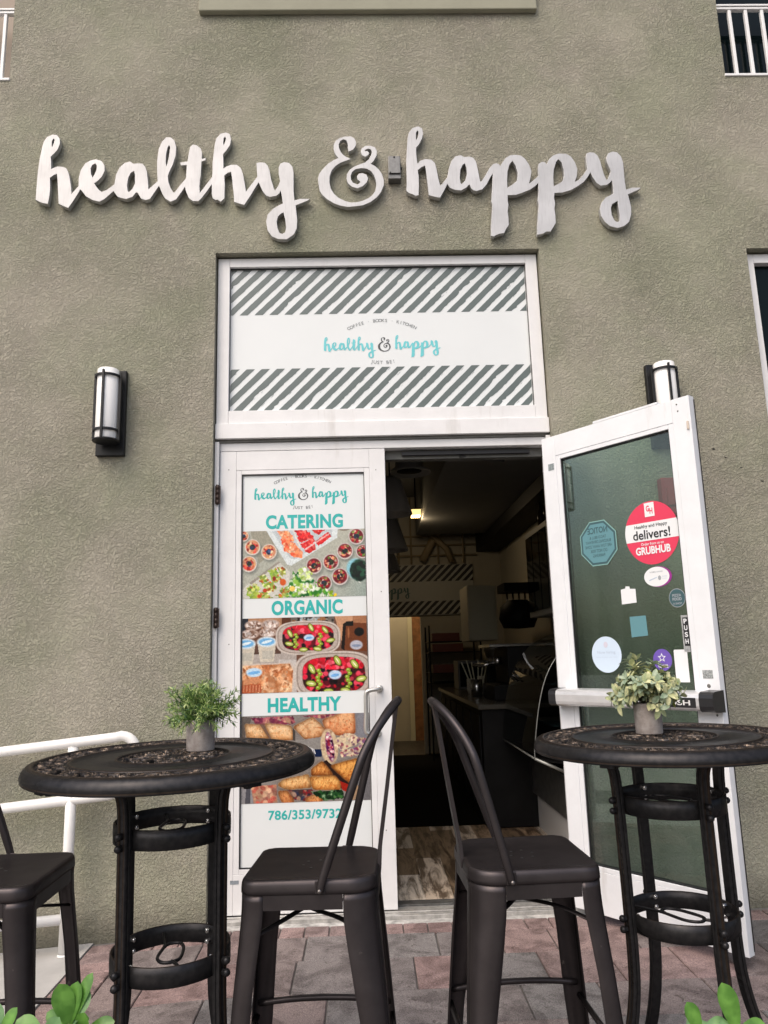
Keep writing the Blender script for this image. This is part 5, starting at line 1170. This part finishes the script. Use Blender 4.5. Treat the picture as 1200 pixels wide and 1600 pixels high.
def make_rosemary(loc):
    t = thing('potted_plant', 'small concrete pot of bushy needle leaved greenery on the left table', 'plant', loc)
    pot(t, .042, .088)
    rr = random.Random(21); mb = MB(); stm = MB()
    mats = [leaf_mat('needle_green', (.07, .16, .035), (.20, .33, .09)), leaf_mat('needle_light', (.32, .46, .13), (.50, .58, .26)), leaf_mat('needle_blue_green', (.08, .17, .09), (.20, .31, .17))]
    for k in range(128):
        az = rr.uniform(0, 2*math.pi); el = R(rr.choice([rr.uniform(-6, 30), rr.uniform(15, 60), rr.uniform(45, 88)])); ln = rr.uniform(.070, .120)*(1.0 if el > R(15) else .92)
        d = Vector((math.cos(az)*math.cos(el), math.sin(az)*math.cos(el), math.sin(el)))
        b0 = Vector((rr.uniform(-.020, .020), rr.uniform(-.020, .020), .080)); sag = rr.uniform(.0, .028) if el < R(45) else 0
        pth = [b0+d*(ln*q/7)+Vector((0, 0, .018*(1-el/R(90))*math.sin(q/7*2.2)-sag*(q/7)**2)) for q in range(8)]
        stm.tube(pth, [.0012]*8, 5, 0)
        for q in range(2, 8):
            for w_ in range(6 if q < 7 else 8):
                a2 = rr.uniform(0, 2*math.pi); tn = (pth[q]-pth[q-1]).normalized(); o = tn.orthogonal().normalized(); o = Matrix.Rotation(a2, 3, tn) @ o
                dv = (o*rr.uniform(.7, 1.1)+tn*rr.uniform(.45, 1.1)).normalized(); l = rr.uniform(.013, .024)
                up = 1 if (q >= 4 and rr.random() < .6) else rr.choice([0, 0, 2])
                leaf_geo(mb, pth[q], dv, Vector((rr.uniform(-1, 1), rr.uniform(-1, 1), 1)), l, rr.uniform(.0028, .0043), up, .2, rr.uniform(-.1, .25), 2)
    mb.build('foliage', mats, t); stm.build('stem', mats[0], t)
make_rosemary((.297, -1.757, 1.0195))

def make_sage(loc):
    t = thing('potted_plant', 'small concrete pot of pale variegated round leaves on the right table', 'plant', loc)
    pot(t, .043, .094)
    rr = random.Random(33); mb = MB(); stm = MB()
    mats = [leaf_mat('sage_pale', (.44, .48, .25), (.70, .68, .40), .6, .15, 60), leaf_mat('sage_grey', (.21, .29, .19), (.40, .47, .34), .6, .15, 60), leaf_mat('sage_yellow', (.20, .26, .04), (.44, .47, .12), .6, .2, 60), leaf_mat('sage_edge', (.46, .49, .27), (.28, .35, .18), .6, .15, 90)]
    sm = mat('grey_stem', (.10, .11, .08), .7)
    for k in range(80):
        az = rr.uniform(0, 2*math.pi); el = R(rr.choice([rr.uniform(-16, 15), rr.uniform(0, 45), rr.uniform(25, 60), rr.uniform(45, 88)])); ln = rr.uniform(.062, .112)
        if el > R(62): ln = rr.uniform(.10, .152)
        d = Vector((math.cos(az)*math.cos(el), math.sin(az)*math.cos(el), math.sin(el)))
        b0 = Vector((rr.uniform(-.018, .018), rr.uniform(-.018, .018), .088))
        pth = [b0+d*(ln*q/6)+Vector((0, 0, .030*math.sin(q/6*2.2)*(1-abs(el)/R(100)))) for q in range(7)]
        stm.tube(pth, .0013, 5, 0)
        yel = rr.random() < .16
        for q in range(2, 7):
            tn = (pth[q]-pth[q-1]).normalized()
            a0 = rr.uniform(0, 6.28)
            for w_ in range(2 if q < 6 else 5):
                o = Matrix.Rotation(a0+w_*(math.pi if q < 6 else 2*math.pi/5), 3, tn) @ tn.orthogonal().normalized()
                dv = (o+tn*rr.uniform(.25, .9)).normalized(); l = rr.uniform(.024, .037)*(1 if q > 2 else .8)
                m = 2 if yel else rr.choice([0, 0, 1, 1, 3])
                leaf_geo(mb, pth[q], dv, (tn*1.0+Vector((0, 0, .8))+o*-.2), l, l*rr.uniform(.44, .56), m, .28, rr.uniform(.0, .35), 4)
    mb.build('foliage', mats, t); stm.build('stem', sm, t)
make_sage((1.683, -1.628, 1.0125))

# ------------------------------------------------------------------ glossy hedge shoots in the planting bed nearest the viewer
M_['clus'] = leaf_mat('glossy_hedge_leaf', (.075, .20, .030), (.135, .31, .055), .28, .3, 45, .6, True); M_['clus2'] = leaf_mat('pale_hedge_leaf', (.13, .27, .11), (.20, .36, .15), .3, .3, 45, .6, True); M_['clus_stem'] = mat('green_stem', (.16, .24, .07), .5)
def make_shrub(loc, label, shoots, seed, low=True):
    t = thing('shrub', label, 'shrub', loc, group='hedge shrubs in the foreground bed'); rr = random.Random(seed); mb = MB(); st = MB()
    ob = lambda q: max(.03, (.16+2.25*q-1.45*q*q)*math.sqrt(max(0, 1-max(0, (q-.60)/.40)**2.4)))
    z0 = loc[2]
    for (x, y, z, leaves) in shoots:
        top = Vector((x-loc[0], y-loc[1], z-z0)); base = Vector((rr.uniform(-.05, .05), rr.uniform(-.05, .05), 0))
        pth = smooth_path([base, base.lerp(top, .35)+Vector((rr.uniform(-.03, .03), rr.uniform(-.03, .03), 0)), base.lerp(top, .75)+Vector((rr.uniform(-.02, .02), 0, 0)), top], 4)
        st.tube(pth, [.007-.0045*i/(len(pth)-1) for i in range(len(pth))], 7)
        for (dx, dy, dz, l, wd, m) in leaves: leaf_geo(mb, top-Vector((0, 0, .004)), (dx, dy, dz), (rr.uniform(-.25, .25)-dx*.4, -1.0, .55), l, l*wd, m, .22, .12, 14, shape=ob, vein=(1.35, 1.28, 1.35))
        for q in range(3, len(pth)-1):
            for s in (0, math.pi):
                a = q*1.57+s+rr.uniform(-.3, .3); lv = rr.uniform(.045, .062); zz = rr.uniform(.25, .8)
                leaf_geo(mb, pth[q], (math.cos(a), math.sin(a), zz), (0, -.3, 1), lv, lv*.62, rr.choice([0, 0, 1]), .2, .15, 6, shape=ob, vein=(1.5, 1.4, 1.5))
    mb.build('foliage', [M_['clus'], M_['clus2']], t); st.build('stem', M_['clus_stem'], t)
make_shrub((.27, -2.76, gz(.27, -2.76)), 'glossy green hedge shoots at the bottom left in front of the left table', [
    (.312, -2.75, .722, [(.10, .0, 1, .062, .42, 0), (-.22, -.2, 1, .066, .50, 0), (.32, .1, 1, .058, .66, 1), (.55, .05, 1.5, .078, .26, 0), (-.85, -.1, .55, .042, .5, 0)]),
    (.286, -2.78, .712, [(-1, .1, .75, .058, .56, 0), (-.55, -.3, .6, .04, .6, 1), (.4, -.2, .7, .045, .6, 1)]),
    (.33, -2.74, .705, [(.9, 0, .35, .05, .5, 0), (-.4, -.2, .8, .04, .6, 1), (.1, -.4, .6, .045, .6, 0)]),
    (.205, -2.76, .705, [(.45, 0, 1, .055, .40, 0), (-.3, .1, 1, .06, .55, 1)]),
    (.22, -2.83, .69, [(.5, -.2, .5, .045, .6, 0), (-.6, -.1, .6, .05, .6, 0)])], 4)
make_shrub((1.36, -2.76, gz(1.36, -2.76)), 'glossy green hedge shoots at the bottom right in front of the right table', [
    (1.374, -2.75, .672, [(-.18, 0, 1, .072, .46, 0), (-.8, -.1, .55, .032, .5, 1), (.8, 0, .2, .05, .5, 0)]),
    (1.318, -2.74, .668, [(-.30, .0, 1, .048, .54, 0), (.8, 0, .3, .05, .5, 1)]),
    (1.42, -2.80, .62, [(.5, -.2, .5, .05, .6, 0), (-.6, -.1, .4, .05, .6, 1)])], 8)

# ------------------------------------------------------------------ inside the cafe
M_['in_wall'] = mat('cafe_wall_paint', (.46, .43, .36), .7, vary=.06, vscale=2)
M_['in_dark'] = mat('dark_ceiling_paint', (.17, .17, .168), .7, vary=.06, vscale=2)
M_['black'] = mat('black_lacquer', (.007, .007, .0075), .55, spec=.15, vary=.3, vscale=5)
M_['wood'] = mat('oiled_wood', (.22, .10, .04), .45, vary=.35, vscale=8)
M_['cream'] = mat('cream_panel', (.55, .53, .40), .5)
M_['chrome'] = mat('machine_steel', (.55, .55, .55), .25, metal=1.0)
def plank_mat():
    m = bpy.data.materials.new('weathered_planks'); m.use_nodes = True
    n = m.node_tree.nodes; L = m.node_tree.links; p = n['Principled BSDF']; p.inputs['Roughness'].default_value = .5
    a = n.new('ShaderNodeAttribute'); a.attribute_name = 'Col'; tc = n.new('ShaderNodeTexCoord'); mp = n.new('ShaderNodeMapping'); mp.inputs['Scale'].default_value = (7, 1.0, 1)
    L.new(tc.outputs['Object'], mp.inputs['Vector']); t = n.new('ShaderNodeTexNoise'); t.inputs['Scale'].default_value = 2.4; t.inputs['Detail'].default_value = 9; t.inputs['Roughness'].default_value = .72; t.inputs['Distortion'].default_value = .6; L.new(mp.outputs[0], t.inputs['Vector'])
    r = n.new('ShaderNodeValToRGB'); r.color_ramp.elements[0].position = .42; r.color_ramp.elements[1].position = .56; r.color_ramp.elements[0].color = (.20, .16, .13, 1); r.color_ramp.elements[1].color = (1.15, 1.1, 1.05, 1); L.new(t.outputs['Fac'], r.inputs['Fac'])
    mx = n.new('ShaderNodeMix'); mx.data_type = 'RGBA'; mx.blend_type = 'MULTIPLY'; mx.inputs['Factor'].default_value = 1; L.new(a.outputs['Color'], mx.inputs['A']); L.new(r.outputs['Color'], mx.inputs['B']); L.new(mx.outputs['Result'], p.inputs['Base Color'])
    return m
def make_interior():
    rr = random.Random(9); b = MB(); x = -.6; w_ = .152
    b.box(-1.2, 3.0, .16, 7.6, -.06, .012, 0, None, (.03, .028, .025))
    PL = [(.52, .45, .37), (.30, .22, .15), (.10, .075, .058), (.58, .53, .46), (.18, .13, .085), (.44, .39, .32)]
    while x < 2.6:
        y = .165-rr.uniform(0, .8)
        while y < 1.84:
            l = rr.choice([.62, .92, 1.22]); y1 = min(y+l, 1.84); ya = max(y, .165)
            if y1-ya > .03: b.box(x+.0008, x+w_-.0008, ya+.0008, y1-.0008, .0125, .0200+rr.uniform(0, .0004), 0, None, rr.choice(PL))
            y += l
        x += w_
    tag(b.build('floor', plank_mat()), kind='structure')
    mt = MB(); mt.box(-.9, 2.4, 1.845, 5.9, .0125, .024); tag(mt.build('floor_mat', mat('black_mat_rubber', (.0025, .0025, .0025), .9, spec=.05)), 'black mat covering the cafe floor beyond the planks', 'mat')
    w1 = MB()
    w1.box(-1.3, -1.2, .161, 7.7, -.05, 3.62); w1.box(2.62, 2.72, .161, 7.7, -.05, 3.62); w1.box(-1.3, 2.72, 7.7, 7.8, -.05, 3.62)
    w1.box(-1.2, 1.10, 6.0, 6.1, .0245, 3.4); w1.box(1.515, 2.62, 6.0, 6.1, .0245, 3.4); w1.box(1.10, 1.515, 6.0, 6.1, 1.775, 3.4)
    tag(w1.build('interior_wall', M_['in_wall']), kind='structure')
    c = MB(); c.box(-1.3, 2.72, .161, 7.8, 3.4, 3.5, 0); c.box(1.44, 2.30, .42, 5.2, 2.75, 3.399, 0); c.box(2.305, 2.619, .30, 7.0, 2.62, 3.399, 1)
    tag(c.build('ceiling', [M_['in_dark'], M_['black']]), kind='structure')
    # striped wordmark board on the back wall
    s = MB(); rq = random.Random(3); s.box(.55, 2.24, 5.965, 5.998, 1.79, 2.46, 0)
    jag_stripes(s, .55, 2.24, 2.235, 2.455, 5.9635, 1, .098, .053, 0, rq); jag_stripes(s, .55, 2.24, 1.795, 1.975, 5.9635, 1, .098, .053, 0, rq)
    k = .30; loops = [[((px*.001-1.09)*k+.98, (pz*.001-3.95)*k+2.085) for px, pz in l] for l in HAPPY]; v, f = fill2d(loops); s.add([(p[0], 5.9625, p[1]) for p in v], f, 2)
    tag(s.build('striped_board', [mat('board_white', (.50, .50, .47), .5), mat('board_black', (.02, .02, .02), .5), mat('board_teal', (.06, .14, .15), .5)]), 'dark striped board high on the back wall inside the doorway', 'board')
    # back passage with its timber door
    d = thing('passage_door', 'brown timber door in the lit passage at the back', 'door', (1.585, 7.64, .012)); q = MB(); q.box(-.09, .6, -.02, .02, 0, 1.92); q.build('door_panel', M_['wood'], d); q = MB(); q.box(-.16, -.092, -.04, .03, 0, 1.99); q.build('casing', M_['cream'], d)
    # pipes on the upper back wall
    p = MB()
    for z in (2.58, 2.72, 2.84): p.tube([(.4, 5.94, z), (2.3, 5.94, z)], .012, 8)
    for x_ in (1.25, 1.42, 1.78, 2.12): p.tube([(x_, 5.93, 2.47), (x_, 5.93, 3.38)], .012, 8)
    p.tube([(1.56, 5.86, 2.50), (1.72, 5.84, 2.80), (2.05, 5.86, 3.3)], .05, 12); p.tube([(1.70, 5.80, 2.82), (1.88, 5.84, 2.66), (1.95, 5.86, 2.48)], .04, 12)
    p.build('ceiling_pipes', mat('pipe_cream', (.34, .27, .17), .6)); tag(bpy.data.objects['ceiling_pipes'], 'bundle of cream pipes above the striped board', 'pipes')
    # pendants
    def pendant(x_, y_, z_, s_, label):
        t = thing('pendant_lamp', label, 'lamp', (x_, y_, z_), group='grey pendant shades hanging inside')
        a = MB(); a.lathe([(.165*s_, 0), (.167*s_, .004), (.085*s_, .27*s_), (.03*s_, .30*s_), (.028*s_, .295*s_), (.08*s_, .262*s_), (.158*s_, .004), (.165*s_, 0)], 32); a.build('shade', mat('grey_shade', (.30, .29, .27), .6), t)
        a = MB(); a.tube([(0, 0, .29*s_), (0, 0, 3.4-z_)], .006, 6); a.build('cord', M_['black'], t)
    pendant(1.00, 1.55, 2.33, 1.0, 'nearest grey pendant shade inside the doorway, highest of the three'); pendant(.985, 2.15, 2.135, 1.05, 'middle grey pendant shade inside the doorway'); pendant(.99, 3.1, 2.06, .9, 'farthest and lowest grey pendant shade inside the doorway')
    v = thing('ceiling_vent', 'round grey ceiling vent inside above the pendant shades', 'vent', (1.165, 1.75, 2.70)); a = MB()
    a.lathe([(.17, 0), (.172, .012), (.11, .05), (.11, .70)], 32); a.lathe([(.17, 0), (.10, .018)], 32)
    a.build('duct', mat('vent_grey', (.30, .30, .29), .5), v); a = MB(); a.lathe([(.10, .016), (.05, .004), (0, .004)], 24); a.build('grille', M_['black'], v)
    # lit lamp
    l = thing('ceiling_light', 'small lit warm ceiling light deep inside', 'lamp', (1.37, 4.1, 2.80)); a = MB(); a.box(-.06, .06, -.10, .10, .045, .06); a.build('housing', M_['in_dark'], l)
    a = MB(); a.box(-.05, .05, -.09, .09, -.02, .044); a.build('lit_panel', mat('warm_lamp', (1, .8, .5), .5, emit=((1, .66, .24), 1.5)), l)
    a = MB(); a.tube([(0, 0, .06), (0, 0, .6)], .008, 6); a.build('rod', M_['black'], l)
    for nm, loc, e, rad in (('ceiling_light_glow', (1.37, 4.1, 2.72), 6, .08), ('passage_light', (1.25, 6.9, 2.9), 45, .15)):
        ld = bpy.data.lights.new(nm, 'POINT'); ld.energy = e; ld.color = (1, .76, .46); ld.shadow_soft_size = rad; o = bpy.data.objects.new(nm, ld); o.location = loc; COL.objects.link(o)
    # counter, cabinets, shelf things along the right wall
    t = thing('counter', 'long black serving counter along the right side inside', 'counter', (2.1, 3.2, .012)); a = MB(); a.box(-.46, .50, -1.5, 1.6, .0125, .85); a.build('body', M_['black'], t, bevel=.004)
    a = MB(); a.box(-.49, .50, -1.53, 1.63, .8505, .885); a.build('worktop', mat('counter_top', (.06, .055, .045), .25), t, bevel=.004)
    for k in range(6):
        a = MB(); a.box(-.472, -.4605, -1.42+k*.5, -.98+k*.5, .10, .80); a.build('door_panel', M_['black'], t, bevel=.003)
    t = thing('wall_cabinet', 'cream fronted wall cabinet in the middle of the back area inside', 'cabinet', (2.0, 3.6, 1.40)); a = MB(); a.box(-.17, .125, .0, .60, 0, .56); a.build('body', M_['in_wall'], t); a = MB(); a.box(-.165, .12, -.018, -.001, .005, .555); a.build('door_panel', M_['cream'], t, bevel=.003)
    t = thing('glass_cabinet', 'tall grey glass door cabinet high on the right wall inside', 'cabinet', (2.45, 2.35, 1.58)); a = MB(); a.box(-.13, .165, -.25, .60, 0, .78); a.build('body', mat('cabinet_grey', (.40, .40, .38), .5), t, bevel=.004)
    for k in range(3):
        a = MB(); a.box(-.138, -.1305, -.22+k*.27, .02+k*.27, .05, .73); a.build('pane', M_['dark_glass'], t)
    t = thing('bottle_row', 'row of dark bottles standing on the tall grey cabinet', 'bottles', (2.45, 2.25, 2.381))
    for k in range(6):
        a = MB(); a.lathe([(0, 0), (.032, 0), (.034, .1), (.012, .16), (.012, .22), (0, .22)], 12, 0, Matrix.Translation((-.06+.05*(k % 2), -.18+k*.12, 0))); a.build('bottle', mat('bottle_dark', (.05, .03, .02), .15), t)
    t = thing('range_hood', 'black bell shaped hood on the right wall inside', 'hood', (2.30, 3.4, 1.50)); a = MB(); a.lathe([(.0, .0), (.15, .01), (.19, .10), (.17, .22), (.10, .28)], 24); a.build('bell', M_['black'], t)
    a = MB(); a.box(-.16, .32, -.2, .2, .36, .44); a.build('shelf', M_['black'], t)
    for k in range(4):
        a = MB(); a.tube([(-.10+k*.06, 0, .20), (-.10+k*.06, 0, .36)], .009, 6); a.build('rod', M_['chrome'], t)
    t = thing('espresso_machine', 'steel coffee machine with handles on the counter inside', 'machine', (2.02, 2.35, .898)); a = MB(); a.box(-.22, .30, -.3, .3, .0, .12); a.box(-.10, .30, -.3, .3, .121, .42); a.build('body', M_['black'], t, bevel=.01)
    a = MB(); a.box(-.24, .28, -.31, .31, .421, .445); a.build('top_tray', M_['chrome'], t, bevel=.004)
    for k in range(3):
        a = MB(); a.lathe([(.0, .28), (.035, .28), (.035, .34), (0, .34)], 14, 0, Matrix.Translation((-.16, -.18+k*.18, 0))); a.tube([(-.17, -.18+k*.18, .30), (-.32, -.18+k*.18, .27)], .012, 8); a.build('group_handle', M_['chrome'], t)
    t = thing('utensil_jar', 'steel jar of utensils on the counter beside the coffee machine', 'jar', (1.76, 2.75, .898)); a = MB(); a.lathe([(0, 0), (.05, 0), (.052, .15), (.048, .15), (.046, .01)], 20); a.build('jar', M_['chrome'], t)
    a = MB()
    for k in range(6): a.tube([(.01*k-.02, .01*(k % 3)-.01, .02), (.05*k-.13, .04*(k % 3)-.04, .30+.02*(k % 2))], .006, 6)
    a.build('utensils', M_['cream'], t)
    t = thing('coffee_grinder', 'dark coffee grinder with a clear hopper on the counter', 'grinder', (1.95, 2.92, .898)); a = MB(); a.box(-.08, .08, -.09, .09, 0, .26); a.build('body', M_['black'], t, bevel=.01)
    a = MB(); a.lathe([(.04, .262), (.085, .40), (.085, .44), (.08, .44), (.078, .40), (.035, .266)], 20); a.build('hopper', mat('hopper_smoke', (.10, .085, .06), .15), t)
    for k in range(4):
        a = MB(); nn = 5+k % 2
        for q in range(nn): a.lathe([(.030, .022*q), (.040, .022*q+.05), (.037, .022*q+.05), (.027, .022*q+.003)], 16)
        tag(a.build('cup_stack', mat('paper_cup', (.50, .48, .43), .6)), 'stack of pale paper cups on the serving counter', 'cups', 'paper cup stacks on the counter').location = (1.78+.10*(k % 2), 3.15+.12*(k//2), .898)
    t = thing('microwave', 'dark oven box at the far end of the serving counter', 'oven', (2.02, 4.3, .898)); a = MB(); a.box(-.26, .26, -.2, .2, 0, .30); a.build('body', mat('oven_grey', (.10, .10, .10), .4), t, bevel=.006); a = MB(); a.box(-.24, .12, -.208, -.2005, .03, .27); a.build('glass', M_['dark_glass'], t); a = MB(); a.tube([(.14, -.225, .05), (.14, -.225, .25)], .008, 8); a.build('handle', M_['chrome'], t)
    t = thing('mixing_bowl', 'wide pale bowl on the upper glass shelf of the display case', 'bowl', (2.22, 1.0, 1.082)); a = MB(); a.lathe([(0, 0), (.06, 0), (.13, .075), (.125, .075), (.055, .006), (0, .006)], 28); a.build('bowl', mat('bowl_glaze', (.55, .50, .40), .3), t)
    for k, (z_, w2) in enumerate(((1.30, .20), (1.43, .18), (1.05, .22))):
        a = MB(); a.box(1.60, 1.60+w2*1.9, 5.3, 5.7, z_, z_+.10); tag(a.build('carton', mat('dark_red_carton', (.10, .025, .02), .6), bevel=.004), ['middle dark red carton on the back shelf', 'top dark red carton on the back shelf', 'lowest dark red carton on the back shelf'][k], 'carton', 'dark cartons at the back')
    t = thing('back_shelf', 'dark shelf unit holding the cartons at the back', 'shelf', (1.8, 5.7, .025)); a = MB()
    for z_ in (.9, 1.015, 1.265, 1.395): a.box(-.24, .40, -.42, .20, z_, z_+.009)
    a.build('shelf_board', M_['black'], t); a = MB()
    for sx in (-.235, .395):
        for sy in (-.41, .19): a.box(sx-.01, sx+.01, sy-.01, sy+.01, 0, 1.6)
    a.build('upright', M_['black'], t)
    # curved glass display case just inside the door, seen past the hinge
    t = thing('display_case', 'curved glass food display case just inside the door', 'display case', (2.02, .72, .022))
    a = MB(); a.box(-.03, .48, -.10, 1.0, .24, .50); a.build('steel_base', mat('case_steel', (.26, .26, .25), .35, metal=.8, vary=.2, vscale=20), t, bevel=.004); a = MB(); a.box(.0, .48, -.08, .98, .0, .239); a.build('plinth', mat('case_white', (.55, .55, .56), .5), t)
    prof = smooth_path([(-.23, 0, .62), (-.225, 0, .70), (-.18, 0, .95), (-.11, 0, 1.14), (.02, 0, 1.30), (.18, 0, 1.38)], 5)
    vs = [(p.x, y_, p.z) for y_ in (-.10, 1.0) for p in prof]; n = len(prof); a = MB(); a.add(vs, [(i, i+1, n+i+1, n+i) for i in range(n-1)], 0, True); a.build('front_glass', glass_mat('case_glass', (.88, .92, .90), .7), t)
    a = MB(); a.tube([p+Vector((0, -.10, 0)) for p in prof], .0035, 8); a.tube([(-.23, -.1, .62), (-.23, 1.0, .62)], .006, 6); a.tube([(-.23, -.1, .62), (.02, -.1, .505)], .010, 6); a.tube([(.10, -.1, .505), (.19, -.1, 1.38)], .007, 6); a.build('frame', mat('case_trim', (.30, .31, .30), .4, metal=.6), t)
    a = MB()
    for z_ in (.80, 1.05): a.box(-.10, .46, -.08, .98, z_, z_+.008)
    a.build('glass_shelf', M_['dark_glass'], t); a = MB(); a.add([(-.22, -.09, .615), (.46, -.09, .505), (.46, .99, .505), (-.22, .99, .615)], [(0, 1, 2, 3)]); a.build('deck', M_['black'], t, solid=.006)
make_interior()
